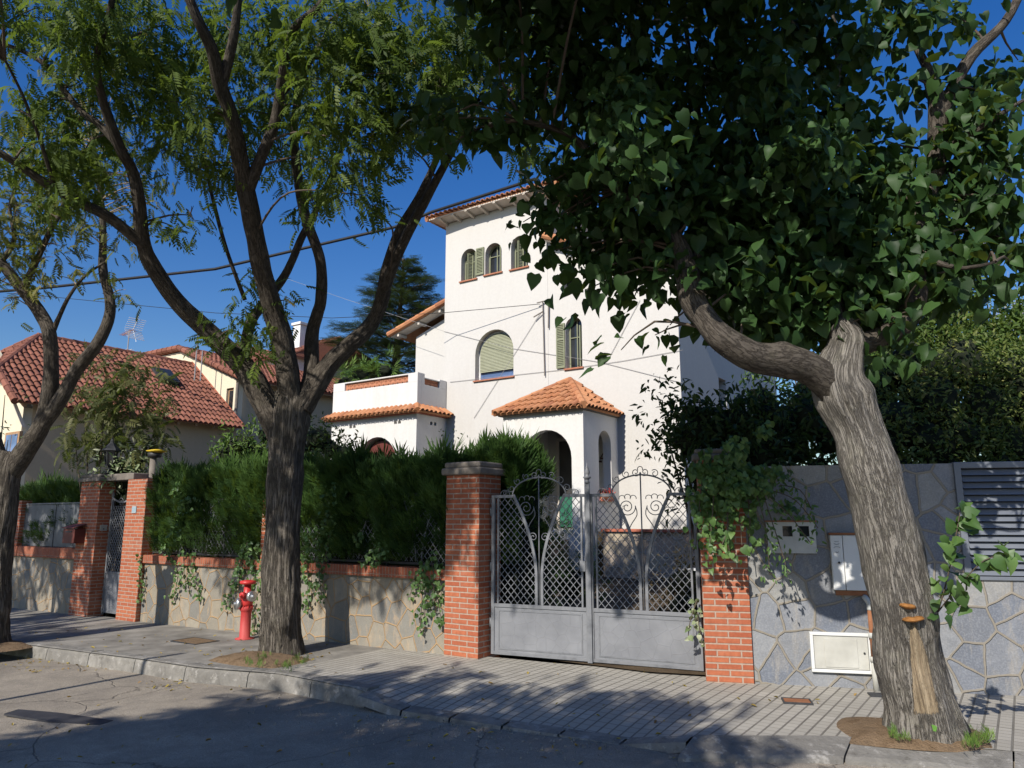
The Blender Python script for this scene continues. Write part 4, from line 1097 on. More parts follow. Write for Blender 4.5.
parapet(-9.75, -6.62, -DT, -DT + .16, 4.40, 5.12); parapet(-9.75, -9.30, -DT, -DT + .16, 5.12, 5.36); parapet(-6.95, -6.62, -DT, -DT + .16, 5.12, 5.36); parapet(-9.30, -6.95, -DT, -DT + .16, 5.325, 5.36)
parapet(-6.78, -6.62, -DT + .16, -.02, 4.40, 5.07); parapet(-6.78, -6.62, -DT + .16, -.91, 5.07, 5.36); parapet(-6.78, -6.62, -.30, -.02, 5.07, 5.30); parapet(-6.78, -6.62, -.91, -.30, 5.235, 5.262)
parapet(-9.75, -9.59, -DT + .16, .99, 4.40, 5.30)
p_.build('parapet', 'porch_plaster', V, bev=.006)
def brick_screen(along, a0, a1, fixed, z0, z1):
    m = MB(); n = max(1, round((a1 - a0) / .17)); st = (a1 - a0) / n
    for row in range(2):
        zc = z0 + (row + .5) * (z1 - z0) / 2; hh = (z1 - z0) / 2
        for k in range(n):
            c = a0 + (k + .5) * st
            pts = [(c + st * .5 * math.cos(t), zc - hh * .48 + hh * .92 * math.sin(t)) for t in np.linspace(0, math.pi, 7)]
            for (p, zp), (p2, zp2) in zip(pts[:-1], pts[1:]):
                if along == 'x': m.bar((p, fixed + .07, zp), (p2, fixed + .07, zp2), .09, .02, (0, 1, 0))
                else: m.bar((fixed - .07, p, zp), (fixed - .07, p2, zp2), .09, .02, (1, 0, 0))
    m.build('tile_screen', 'terracotta_plain', V)
brick_screen('x', -9.298, -6.952, -DT, 5.121, 5.323); brick_screen('y', -.908, -.302, -6.62, 5.071, 5.233)
r = MB()
zc0, zc1, ov = 4.34, 4.49, .2
F0, F1 = (-9.9, -DT - ov, zc0), (-6.62 + ov, -DT - ov, zc0)
barrel_roof(r, F0, F1, [F0, F1, (-6.622, -DT - .002, zc1), (-9.75, -DT - .002, zc1)], .165, .4, .072)
S1 = (-6.62 + ov, .16, zc0)
barrel_roof(r, F1, S1, [F1, S1, (-6.618, .16, zc1), (-6.618, -DT, zc1)], .165, .4, .072); ridge(r, F1, (-6.62, -DT, zc1 + .02), .08, .3)
co = r.build('cornice_tiles', 'terracotta', V)
q = MB(); q.box(-9.9, -6.62 + ov - .1, -DT - ov + .1, -DT - .001, zc0 - .06, zc0 - .02); q.box(-6.619, -6.62 + ov - .1, -DT, .12, zc0 - .06, zc0 - .02); q.build('cornice_band', 'red_ladrillo', co)

# porch
DP = 1.634; PX0, PX1 = -3.62, -1.56
po = MB(); po.box(PX0, PX1, -DP, -.001, .6, 3.90); pw = po.build('porch_wall', 'porch_plaster', V)
cut(pw, [MB().box(PX0 + .2, PX1 - .2, -DP + .2, .1, 1.40, 3.72), archcut(-2.485, .635, 1.4, 3.53, -DP - .3, -DP + .5),
         MB().prism([(y, z) for y, z in arch(-.66, .30, 2.05, 3.55)], lambda y, z: (PX1 - .5, y, z), lambda y, z: (PX1 + .3, y, z))])
q = MB(); q.box(-3.08, -2.46, -.06, -.004, 1.41, 3.45); d_ = q.build('door', 'room_dark', V)  # flat dark slab painted in place of the unlit room behind
q = MB(); q.box(-3.06, -2.48, -.10, -.062, 1.44, 2.14); q.build('green_panel', 'door_green', d_, bev=.006)
q = MB(); q.box(-3.15, -3.082, -.09, -.004, 1.41, 3.52); q.box(-2.458, -2.39, -.09, -.004, 1.41, 3.52); q.box(-3.082, -2.458, -.09, -.004, 3.452, 3.52); q.build('frame', 'soffit', d_)
r = MB(); ez = 3.97; ex0, ex1, ey = PX0 - .14, PX1 + .10, -DP - .15; apx = (-2.78, -.02, 4.93)
barrel_roof(r, (ex0, ey, ez), (ex1, ey, ez), [(ex0, ey, ez), (ex1, ey, ez), apx], .165, .32, .072)
barrel_roof(r, (ex1, ey, ez), (ex1, -.003, ez), [(ex1, ey, ez), (ex1, -.003, ez), apx], .165, .32, .072)
barrel_roof(r, (ex0, -.003, ez), (ex0, ey, ez), [(ex0, -.003, ez), (ex0, ey, ez), apx], .165, .32, .072)
ridge(r, (ex0, ey, ez + .02), apx); ridge(r, (ex1, ey, ez + .02), apx)
pr_ = r.build('porch_roof', 'terracotta', V)
q = MB(); q.box(ex0 + .06, ex1 - .05, ey + .06, -.003, 3.903, 3.945); q.build('eave_slab', 'cap_stone', pr_)
q = MB(); q.box(PX1 - .17, PX1 + .06, -.95, -.37, 2.0, 2.05); q.build('porch_sill', 'red_ladrillo', V)
# steps in front of the porch and the white side wall
st = MB()
for k in range(5): st.box(-3.1, -1.95, -DP - .001 - .29 * (5 - k), -DP - .002 - .29 * (4 - k), .0, .52 + .17 * k)
st.build('porch_steps', 'step_tile', V, bev=.008)
q = MB(); q.prism([(-DP - .003, 2.2), (-DP - .003, .3), (-DP - 1.5, .3), (-DP - 1.5, 1.15)], lambda y, z: (-3.35, y, z), lambda y, z: (-3.11, y, z)); q.build('stair_wall', 'porch_plaster', V)
# mast and pipes on the facade
q = MB(); q.tube([(-3.48, -.05, 5.1), (-3.52, -.05, 7.02)], .013, 8); q.tube([(-3.36, -.05, 6.3), (-3.34, -.05, 7.05)], .016, 8); q.tube([(-3.66, -.1, 6.98), (-3.34, -.05, 7.02)], .014, 6); q.tube([(-3.75, -.12, 6.62), (-3.5, -.05, 6.75)], .016, 6)
q.build('cable_mast', 'cap_stone', V)
t = thing('terrace_plinth', 'rough stone terrace wall with red brick ledge in front of the villa', 'wall', OA, ANG)
mb = MB(); mb.box(-1.85, 7.0, 6.8, 6.96, -.2, 1.36); mb.build('wall', 'plinth_stone', t)
mb = MB(); mb.box(-1.87, 7.0, 6.74, 6.99, 1.362, 1.42); mb.build('ledge', 'red_ladrillo', t, bev=.006)
# pot of red flowers in the side opening, dark ornament on the inner wall
t = thing('flower_pot', 'red flowered planter on the sill of the porch side opening', 'flower pot', OH + D * (PX1 - .02) + N * -.66 + Vector((0, 0, 2.051)), ANG)
mb = MB(); mb.box(-.09, .09, -.24, .24, 0, .12); mb.build('trough', 'terracotta_plain', t, bev=.01)
P = np.stack([RNG.uniform(-.1, .1, 130), RNG.uniform(-.25, .25, 130), RNG.uniform(.1, .2, 130)], 1)
scatter('blooms', T_OVAL, P, rnd_dir(130), rnd_dir(130), np.full(130, .06), 'flower_red', t)
scatter('leaves', T_OVAL, P - [0, 0, .05], rnd_dir(130), rnd_dir(130), np.full(130, .06), 'dark_shrub_leaf', t)
wo_ = hpt(603, 457, -.02)
t = thing('wall_ornament', 'small dark iron ornament seen through the porch side opening', 'ornament', OH + D * wo_.x + N * -.02 + Vector((0, 0, wo_.z)), ANG)
mb = MB(); mb.box(.03, .08, 0, .015, -.12, .13); mb.box(-.08, .03, 0, .015, -.05, -.015); mb.slab([(-.08, 0, -.015), (-.08, .015, -.015), (.0, .015, .1), (.0, 0, .1)], (.025, 0, 0)); mb.box(-.11, -.04, 0, .015, -.12, -.08); mb.build('iron_shape', 'dark_ink', t)

# ================================================================== neighbouring houses
NC = Vector((-12.79, 19, 0)); EZ = 4.64
def part_at(O): return dict(at=O)
hA = thing('neighbour_house', 'ochre house with big red tiled half hip roof and skylight', 'house', NC, ANG)
run, rise, LEN = 3.3, 2.54, 6.82
mb = MB(); mb.xz([(-.42, -1), (-.42, EZ - .1), (-3.3, EZ + 2.1), (-6.2, EZ - .1), (-6.2, -1)], .28, .5); gw = mb.build('gable_wall', 'cream_plaster', hA)
mb = MB(); mb.box(-.62, -.42, .502, LEN, -1, EZ + .05); mb.build('side_wall', 'ochre_plaster', hA)
r = MB(); k_ = .40                                  # fraction of the slope where the half hip starts
e0, e1 = (0, -.12, EZ), (0, LEN, EZ); rg0, rg1 = (-run, 1.6, EZ + rise), (-run, LEN, EZ + rise); hv = (-run * k_, -.12, EZ + rise * k_); hv2 = (-2 * run + run * k_, -.12, EZ + rise * k_)
barrel_roof(r, e0, e1, [e0, e1, rg1, rg0, hv], .18, .30, .07)
barrel_roof(r, hv2, hv, [hv2, hv, rg0], .18, .30, .07)
r.slab([rg0, rg1, (-2 * run, LEN, EZ), (-2 * run, -.12, EZ), hv2], (0, 0, -.05))
ridge(r, hv, rg0, .1); ridge(r, hv2, rg0, .1); ridge(r, rg0, rg1, .11); ridge(r, e0, hv, .1)
rA = r.build('roof', 'roof_red', hA)
q = MB(); q.slab([(-.02, LEN - .05, EZ + .06), (-run, LEN - .05, EZ + rise + .07), (-run, LEN, EZ + rise + .07), (-.02, LEN, EZ + .06)], (0, 0, .05)); q.build('flashing', 'red_ladrillo', rA)
for i in range(11):
    y = .1 + i * .62
    q = MB(); q.slab([(-.05, y, EZ - .13), (-.45, y, EZ + .10), (-.45, y + .09, EZ + .10), (-.05, y + .09, EZ - .13)], (0, 0, .1)); q.build('rafter_end', 'timber', rA)
q = MB(); q.slab([(-.02, -.1, EZ - .03), (-.62, -.1, EZ + .40), (-.62, LEN, EZ + .40), (-.02, LEN, EZ - .03)], (0, 0, -.02)); q.build('eave_boards', 'timber', rA)
q = MB(); q.slab([(-.30, -.08, EZ + .05), (-.42, -.08, EZ + .13), (-.42, .25, EZ - .55), (-.30, .25, EZ - .63)], (.0, .09, 0)); q.build('eave_bracket', 'soffit', rA)
# skylight in the slope
sp = lambda t, y, l=0: Vector((-run * t, y, EZ + rise * t)) + Vector((rise, 0, run)).normalized() * l
S_ = on_plane(164, 379, NC + Vector((0, 0, EZ)), (D * rise + Vector((0, 0, run))).normalized()); S_ = loc(S_, NC, D, N)
ty = S_.y; tt = -S_.x / run
q = MB(); q.slab([sp(tt - .10, ty - .33, .1), sp(tt - .10, ty + .33, .1), sp(tt + .1, ty + .33, .1), sp(tt + .1, ty - .33, .1)], (rise * .02, 0, run * .02)); sk_ = q.build('skylight', 'dark_iron', rA)
q = MB(); q.slab([sp(tt - .085, ty - .27, .19), sp(tt - .085, ty + .27, .19), sp(tt + .085, ty + .27, .19), sp(tt + .085, ty - .27, .19)], (rise * .003, 0, run * .003)); q.build('skylight_pane', 'dark_glass', rA)
q_ = loc(on_plane(14, 448, NC + N * .28, N), NC, D, N)
q = MB(); q.box(q_.x - .42, q_.x + .42, .20, .279, q_.z - .42, q_.z + .42); wn = q.build('window', 'timber', hA)
q = MB(); q.box(q_.x - .33, q_.x - .02, .19, .199, q_.z - .35, q_.z + .35); q.box(q_.x + .02, q_.x + .33, .19, .199, q_.z - .35, q_.z + .35); q.build('pane', 'blue_glass', wn)

NB_ = NC + N * 6.84
hB = thing('gabled_house', 'pale yellow gabled house rising behind the red roof', 'house', NB_, ANG)
zz = 4.64
mb = MB(); mb.xz([(-6.6, -1), (-.66, -1), (-.66, zz + 1.72), (-4.15, zz + 3.13), (-6.6, zz + 3.15)], 0, .3); gb = mb.build('gable_wall', 'cream_plaster', hB)
q_ = loc(on_plane(229.5, 400, NB_, N), NB_, D, N)
cut(gb, [MB().box(q_.x - .2, q_.x + .2, -.2, .15, q_.z - .42, q_.z + .42)])
q = MB(); q.box(q_.x - .195, q_.x + .195, .08, .14, q_.z - .415, q_.z + .415); wn = q.build('window', 'timber', hB)
q = MB(); q.box(q_.x - .13, q_.x + .13, .07, .079, q_.z - .34, q_.z + .34); q.build('pane', 'dark_glass', wn)
q = MB(); q.box(-.86, -.66, .302, 8, -1, zz + 1.75); q.build('side_wall', 'ochre_plaster', hB)
r = MB(); b0, b1 = (-.28, -.1, zz + 1.75), (-.28, 8.2, zz + 1.75); b2, b3 = (-4.15, 8.2, zz + 3.28), (-4.15, -.1, zz + 3.28)
barrel_roof(r, b0, b1, [b0, b1, b2, b3], .18, .30, .07); ridge(r, b0, b3, .12, .3); ridge(r, b3, (-6.8, -.1, zz + 3.3), .12, .3); ridge(r, b3, b2, .1)
r.slab([(-6.8, -.1, zz + 3.22), (-4.15, -.1, zz + 3.22), (-4.15, 8.2, zz + 3.22), (-6.8, 8.2, zz + 3.22)], (0, 0, -.05))
rB = r.build('roof', 'roof_red', hB)
q = MB(); q.slab([(-.30, -.08, zz + 1.68), (-.66, -.08, zz + 1.83), (-.66, 8.1, zz + 1.83), (-.30, 8.1, zz + 1.68)], (0, 0, -.03)); q.build('eave_boards', 'timber', rB)
q = MB(); q.tube([(-.60, .02, zz + 1.6), (-.60, .02, -1)], .05, 8); q.build('downpipe', 'cap_stone', hB)

# white house far behind, with a chimney
pc = at_y(262, 352, 33)
hC = thing('white_house', 'white house with red roof and chimney far behind the forked tree', 'house', Vector((pc.x, pc.y, 0)), ANG)
zt = pc.z
mb = MB(); mb.box(-3.5, 1.9, .4, 6, -1, zt - .3); mb.build('wall', 'far_plaster', hC)
r = MB(); c0, c1 = (-3.8, 0, zt - .35), (2.2, 0, zt - .35); barrel_roof(r, c0, c1, [c0, c1, (1.8, 3.2, zt + 1.1), (-1.0, 3.2, zt + 1.1)], .24, .45, .1)
r.slab([(2.2, 0, zt - .4), (2.2, 6.4, zt - .4), (1.8, 3.2, zt + 1.1)], (0, 0, -.05))
rC = r.build('roof', 'roof_red', hC)
mb = MB(); mb.box(.35, .85, 1.4, 1.9, zt - .4, zt + 1.5); mb.box(.28, .92, 1.33, 1.97, zt + 1.5, zt + 1.62); mb.build('chimney', 'chimney_white', rC, bev=.01)
pd = at_y(232, 350, 36)
hD = thing('white_gable_house', 'small white gable with red tiles glimpsed left of the chimney', 'house', Vector((pd.x, pd.y, 0)), ANG)
mb = MB(); mb.xz([(-1.6, -1), (1.6, -1), (1.6, pd.z - .5), (0, pd.z + .25), (-1.6, pd.z - .5)], 0, .3); mb.build('gable_wall', 'far_plaster', hD)
r = MB(); barrel_roof(r, (1.9, -.2, pd.z - .62), (1.9, 6, pd.z - .62), [(1.9, -.2, pd.z - .62), (1.9, 6, pd.z - .62), (0, 6, pd.z + .32), (0, -.2, pd.z + .32)], .24, .45, .1)
r.slab([(-1.9, -.2, pd.z - .62), (-1.9, 6, pd.z - .62), (0, 6, pd.z + .32), (0, -.2, pd.z + .32)], (0, 0, -.06)); r.build('roof', 'roof_red', hD)

# aerials
def aerial(u, v0, v1, y, label, dish=True):
    a = at_y(u, v0, y); b = at_y(u, v1, y)
    t = thing('tv_aerial', label, 'aerial', b, ANG, 'television aerials on the roofs')
    h = a.z - b.z; m = MB(); m.tube([(0, 0, -.3), (0, 0, h)], .022, 6); m.build('mast', 'cable_grey', t)
    if dish:
        m = MB()
        m.tube([(-.5, 0, h - .1), (.3, 0, h + .02)], .016, 5)
        for k in range(9): x = -.48 + k * .09; m.tube([(x, -.15, h - .115 + k * .014), (x, .15, h - .115 + k * .014)], .008, 4)
        m.build('boom', 'terracotta_plain', t)
        m = MB()
        for s in (1, -1):
            for k in range(6):
                z = .05 + .09 * k; m.tube([(.3 + .05 * k, -.35, h + s * z * .8), (.3 + .05 * k, .35, h + s * z * .8)], .012, 4)
            m.tube([(.28, 0, h), (.58, 0, h + s * .52)], .014, 4)
        m.build('reflector', 'white_paint', t)
        m = MB(); m.tube([(-.3, 0, h - .85), (.3, 0, h - .8)], .014, 5)
        for k in range(6): m.tube([(-.28 + .1 * k, -.16, h - .84 + k * .008), (-.28 + .1 * k, .16, h - .84 + k * .008)], .01, 4)
        m.build('lower_boom', 'white_paint', t)
    else:
        m = MB(); m.tube([(-.3, 0, h - .1), (.3, 0, h - .1)], .014, 5); m.tube([(-.25, 0, h - .25), (.25, 0, h - .25)], .012, 5); m.build('boom', 'white_paint', t)
        m = MB(); m.tube([(.35, 0, -.35), (.35, 0, h * .35)], .02, 6); m.build('stay', 'cable_grey', t)
aerial(127, 331, 356, 29, 'white and orange aerial with grid reflector above the red roof ridge')
aerial(195, 315, 372, 25, 'thin plain aerial mast on the yellow gabled house', False)

# cables
def cable(name, pts, r_, mat, label, sag=.0, group='overhead cables'):
    P = [at_y(*q) if q[2] else on_plane(q[0], q[1], OH - N * .02, N) for q in pts]; out = []
    for a, b in zip(P[:-1], P[1:]):
        for k in range(12):
            t_ = k / 12; out.append(a.lerp(b, t_) - Vector((0, 0, sag * 4 * t_ * (1 - t_))))
    out.append(P[-1]); m = MB(); m.tube(out, r_, 6); o = m.build(name, mat, None, True); tag(o, label, 'cable', group)
cable('power_cable', [(-60, 296, 22), (43, 288, 21.5), (215, 269, 20.6), (395, 227, 19.7), (432, 212, 19.3), (535, 179, 17.6)], .042, 'cable_black', 'thick black cable bundle crossing above the roofs to the tower eave')
cable('telephone_cable', [(-40, 280, 20), (43, 296, 19.8), (216, 313, 19.6), (332, 318, 19.4), (441, 313, 19.0), (540, 304, 17.95)], .008, 'cable_black', 'thin dark cable reaching the small mast on the villa facade', 0)
cable('telephone_cable', [(285, 278, 24), (345, 299, 22), (443, 331, 0), (510, 348, 0), (600, 362, 0), (683, 383, 0)], .005, 'cable_grey', 'thin grey cable running slantwise across the villa facade')
cable('telephone_cable', [(960, 193, 10), (990, 184, 10), (1060, 146, 10)], .007, 'cable_black', 'short black cable at the right edge beside the mulberry leaves')
cable('telephone_cable', [(940, 243, 20), (985, 243.4, 20), (1080, 243, 20)], .012, 'cable_grey', 'level thin cable in the sky at the right edge')
cable('stay_wire', [(541, 312, 0), (474, 418, 0)], .005, 'cable_grey', 'straight wire slanting down the villa facade from the mast')
cable('stay_wire', [(640, 300, 0), (610, 356, 0)], .005, 'cable_grey', 'short wire hanging beside the small shuttered window')
cable('facade_cable', [(450, 382, 0), (560, 370, 0), (622, 361, 0), (683, 350, 0)], .005, 'cable_grey', 'fine cable fixed level along the facade above the porch')

# ================================================================== street trees
at9 = lambda u, v, y: at_y(u, v, y * 1.09)
at12 = lambda u, v, y: at_y(u, v, y * 1.12)
def B_(l): return [(c, r) for c, r in l]
def pb(u, v, y, r): return (tuple(at_y(u, v, y)), r)
def lean(L):
    out = []
    for u, v, y, r in L:
        k = 1.7 * min(1, max(0, (330 - v) / 330)); out.append((u, v, y - k, r * (y - k) / y))
    return out
base_m = [(281, 668, 8.86, .32), (281, 655, 8.86, .30), (281, 642, 8.86, .27), (281, 620, 8.86, .255), (281, 585, 8.87, .245), (283, 520, 8.88, .235), (287, 455, 8.9, .24), (289, 428, 8.9, .27), (292, 402, 8.9, .27), (295, 388, 8.9, .16)]
limbs_m = [base_m,
 [(282, 432, 8.9, .21), (262, 398, 8.85, .18), (245, 368, 8.8, .15), (212, 335, 8.7, .128), (180, 305, 8.6, .115), (155, 270, 8.5, .108), (143, 243, 8.45, .10), (139, 200, 8.4, .085), (132, 170, 8.4, .078), (120, 148, 8.3, .072), (103, 100, 8.2, .058), (97, 60, 8.1, .045), (110, 10, 8, .04), (120, -50, 7.9, .03)],
 [(145, 246, 8.45, .085), (110, 218, 8.3, .075), (83, 204, 8.2, .07), (50, 186, 8.1, .06), (20, 166, 8, .05), (-20, 140, 7.9, .04)],
 [(124, 152, 8.3, .06), (100, 125, 8.4, .05), (83, 113, 8.4, .048), (60, 85, 8.5, .043), (43, 63, 8.5, .038), (15, 48, 8.6, .03), (-12, 40, 8.6, .025)],
 [(55, 188, 8.1, .03), (40, 140, 8.0, .024), (23, 96, 7.9, .02), (5, 60, 7.8, .015)],
 [(292, 410, 8.88, .19), (289, 383, 8.8, .165), (283, 345, 8.7, .15), (270, 300, 8.6, .14), (258, 250, 8.5, .13), (249, 205, 8.4, .122), (244, 180, 8.4, .122), (232, 120, 8.2, .103), (220, 85, 8.1, .098), (212, 50, 8, .082), (198, 20, 7.9, .072), (180, -25, 7.8, .06)],
 [(221, 90, 8.1, .075), (231, 50, 8.1, .067), (236, 20, 8.1, .062), (241, -30, 8, .055)],
 [(248, 190, 8.4, .095), (262, 155, 8.4, .083), (274, 125, 8.4, .078), (279, 100, 8.4, .077), (285, 60, 8.3, .064), (291, 33, 8.3, .058), (305, 18, 8.2, .053), (320, 5, 8.1, .05), (338, -30, 8, .04)],
 [(279, 98, 8.4, .04), (300, 75, 8.5, .034), (318, 52, 8.6, .028), (330, 20, 8.6, .02)],
 [(302, 405, 8.9, .15), (311, 375, 8.95, .115), (312, 335, 9, .098), (317, 315, 9, .093), (321, 298, 9, .088), (320, 260, 9.1, .08), (305, 215, 9.1, .078), (297, 170, 9.2, .073), (294, 130, 9.2, .066), (298, 100, 9.3, .055), (310, 60, 9.3, .043), (335, 20, 9.4, .03), (355, -30, 9.4, .025)],
 [(300, 408, 8.88, .19), (328, 366, 8.95, .135), (350, 345, 9, .122), (370, 325, 9.1, .113), (382, 300, 9.15, .10), (388, 265, 9.2, .088), (400, 230, 9.3, .073), (420, 195, 9.4, .062), (437, 158, 9.5, .053), (450, 120, 9.5, .04), (455, 70, 9.6, .03), (470, 0, 9.6, .02)],
 [(384, 290, 9.15, .085), (402, 245, 9.1, .078), (430, 192, 9.0, .066), (450, 155, 9.0, .057), (465, 125, 9.0, .05), (482, 104, 9.0, .046), (518, 86, 8.9, .038), (528, 62, 8.9, .033), (541, 25, 8.8, .027), (548, -20, 8.8, .02)],
 [(470, 118, 9, .036), (486, 85, 9.1, .028), (500, 55, 9.1, .024), (506, 10, 9.2, .018)],
 [(242, 366, 8.8, .09), (250, 325, 8.95, .075), (262, 305, 9.1, .07), (285, 275, 9.3, .062), (303, 235, 9.4, .055), (322, 198, 9.5, .048), (345, 140, 9.6, .035), (362, 80, 9.7, .025)],
 [(245, 300, 8.9, .03), (225, 245, 9, .03), (208, 178, 9.0, .024), (205, 150, 9, .015)],
]
TM, bM, skM = tree('street_tree', 'tall forked street tree with furrowed dark trunk beside the hydrant', [px_branch([(u, v, y * 1.09, r * 1.09 * (.87 if i == 0 else .84)) for u, v, y, r in lean(l)]) for i, l in enumerate(limbs_m)], ['furrowed_bark', 'limb_bark'], 3.0,
                   knots=[(at9(281, 622, 8.64), .09, .085), (at9(286, 628, 8.64), .05, .045), (at9(275, 618, 8.64), .04, .03), (at9(284, 612, 8.63), .05, .03)])
bl = [(60, 30, 8.6, .45), (130, 50, 8.8, .45), (215, 45, 8.9, .4), (300, 40, 8.8, .45), (380, 60, 8.6, .5), (460, 40, 9, .5), (240, 110, 9, .4), (310, 110, 8.8, .4), (440, 95, 8.8, .45), (20, 15, 8.8, .6), (90, 15, 8.2, .75), (170, 25, 9, .75), (255, 30, 8.9, .65), (340, 20, 8.5, .8), (420, 20, 9, .8), (495, 15, 9.2, .6), (545, 10, 9, .45),
      (50, 110, 8.6, .35), (100, 80, 9, .55), (160, 90, 9.3, .55), (195, 110, 8.2, .5), (265, 85, 9.5, .55), (345, 85, 8.2, .75), (420, 90, 8.6, .65), (475, 75, 9, .4), (530, 70, 9, .35),
      (30, 145, 8.2, .45), (85, 150, 8.8, .5), (170, 150, 9, .5), (215, 165, 8.6, .35), (345, 140, 8, .5), (280, 150, 9.5, .4), (395, 135, 8.4, .4), (440, 130, 9, .3), (505, 125, 9, .35), (530, 140, 9, .28),
      (312, 200, 8.6, .32), (362, 195, 7.8, .25), (375, 215, 7.8, .14), (190, 215, 8.5, .2), (170, 225, 8.5, .18), (345, 165, 8, .35),
      (226, 345, 8.7, .13), (245, 310, 8.7, .18), (250, 340, 8.6, .18), (240, 285, 8.8, .16), (285, 300, 8.8, .14), (262, 335, 8.6, .16), (275, 310, 8.7, .18), (258, 360, 8.5, .12), (230, 330, 8.6, .14), (60, 185, 8.1, .3), (15, 110, 8.0, .28), (110, 175, 8.4, .25)]
BLM = [pb(u, v, y * 1.09, r * 1.05) for u, v, y, r in lean(bl)]
BLM += [(upsun(at_y(*q[:3]), q[3]), q[4]) for q in ((470, 515, 9.1, 6.2, .42), (452, 480, 9.2, 6.4, .4), (350, 500, 9.9, 6.0, .6), (410, 510, 9.5, 5.8, .5), (200, 520, 11.3, 6.0, .5), (300, 520, 10.2, 5.6, .5), (160, 480, 11.8, 6.3, .4), (400, 480, 9.6, 6.3, .5), (375, 545, 9.8, 5.9, .4), (430, 535, 9.4, 5.8, .4), (345, 470, 10, 6.4, .45), (425, 465, 9.5, 6.5, .45), (330, 540, 10.1, 5.7, .35), (490, 460, 9.4, 6.6, .35), (535, 500, 9.0, 6.0, .42), (500, 560, 9.1, 5.8, .28), (660, 480, 8.4, 6.6, .35))]  # leaf clumps added out of view, up-sun, to shade hedge, pillar and gate
BLM += [(upsun(A(a_, b_, c_), z_), r_) for a_, b_, c_, z_, r_ in ((1.3, 3, .8, 6.5, .5), (2.3, 3, .8, 6.5, .5), (3.2, 2.9, .9, 6.6, .45), (.6, 1.8, 1, 6.2, .4), (2.0, 4.4, .9, 7.0, .45))]  # more unseen clumps, added to shade the beds behind the gate
leafcloud('crown', [(tuple(Vector(c) - bM), r) for c, r in BLM], T_PIN, .23, 'pinnate_leaf', TM, 104, down=.55, clump=.12, per=7.5, out=.7)
twigs(TM, bM, skM, [c for c, r in BLM], 'twig_bark', .018, .006)
cs = []
for c, r in BLM[:40]:
    for q in ball(c, r, 4): cs.append(tuple(q))
twigs(TM, bM, skM + [(Vector(c), .03) for c, r in BLM[:40]], cs, 'twig_bark', .008, .003); finish_tree(TM)

# leaning mulberry at the right
base_r = [(928, 754, 6.0, .385), (927, 741, 5.99, .37), (925, 727, 5.97, .335), (921, 706, 5.93, .305), (911, 660, 5.85, .272), (901, 595, 5.73, .25), (887, 530, 5.63, .232), (874, 480, 5.58, .222), (858, 428, 5.54, .225), (845, 398, 5.51, .26), (839, 378, 5.49, .22), (844, 350, 5.48, .165), (846, 338, 5.48, .15), (840, 325, 5.46, .118), (836, 321, 5.45, .08)]
limbs_r = [base_r,
 [(846, 402, 4.93, .17), (826, 381, 4.88, .15), (805, 366, 4.82, .145), (783, 361, 4.76, .138), (755, 357, 4.7, .132), (735, 347, 4.66, .125), (717, 334, 4.62, .12), (705, 319, 4.6, .113), (694, 303, 4.58, .106), (688, 280, 4.56, .095), (682, 254, 4.55, .088), (670, 232, 4.53, .083), (655, 215, 4.5, .077), (638, 200, 4.5, .07), (618, 186, 4.5, .06), (598, 165, 4.45, .045), (570, 135, 4.4, .03), (520, 120, 4.3, .018)],
 [(848, 348, 4.9, .13), (866, 343, 4.9, .115), (890, 333, 4.9, .112), (907, 319, 4.88, .112), (915, 290, 4.85, .115), (914, 258, 4.82, .113), (914, 232, 4.8, .112), (922, 206, 4.78, .105), (932, 180, 4.76, .10), (936, 158, 4.74, .098), (937, 120, 4.72, .09), (936, 98, 4.7, .085), (931, 80, 4.7, .08), (930, 74, 4.7, .06)],
 [(937, 122, 4.72, .07), (946, 103, 4.7, .056), (958, 78, 4.68, .05), (972, 55, 4.65, .045), (985, 42, 4.62, .042), (1000, 28, 4.6, .041), (1010, 14, 4.6, .04), (1022, -10, 4.6, .035)],
 [(691, 295, 4.57, .07), (700, 240, 4.7, .06), (706, 190, 4.8, .05), (700, 130, 4.9, .04), (690, 60, 5, .03), (680, -20, 5, .02)],
 [(843, 335, 4.88, .10), (828, 280, 4.9, .07), (800, 220, 4.9, .06), (772, 150, 4.9, .05), (742, 80, 4.9, .04), (720, -10, 4.9, .03)],
 [(850, 338, 4.9, .09), (862, 260, 5, .06), (853, 180, 5.1, .05), (842, 90, 5.1, .04), (830, -10, 5.1, .03)],
 [(935, 150, 4.74, .05), (960, 140, 4.6, .035), (985, 125, 4.5, .025), (1015, 105, 4.45, .015), (1040, 92, 4.4, .01)],
 [(914, 250, 4.82, .04), (935, 262, 4.6, .025), (965, 268, 4.4, .015), (995, 262, 4.3, .01)],
 [(932, 76, 4.7, .05), (918, 50, 4.75, .035), (905, 20, 4.8, .025), (890, -30, 4.8, .02)],
]
def rback(L):
    out = []
    for u, v, y, r in L:
        k = .45 * min(1, max(0, (350 - v) / 170)) if u < 800 or v < 250 else .45 * min(1, max(0, (330 - v) / 170)); out.append((u, v, y + k, r * (y + k) / y))
    return out
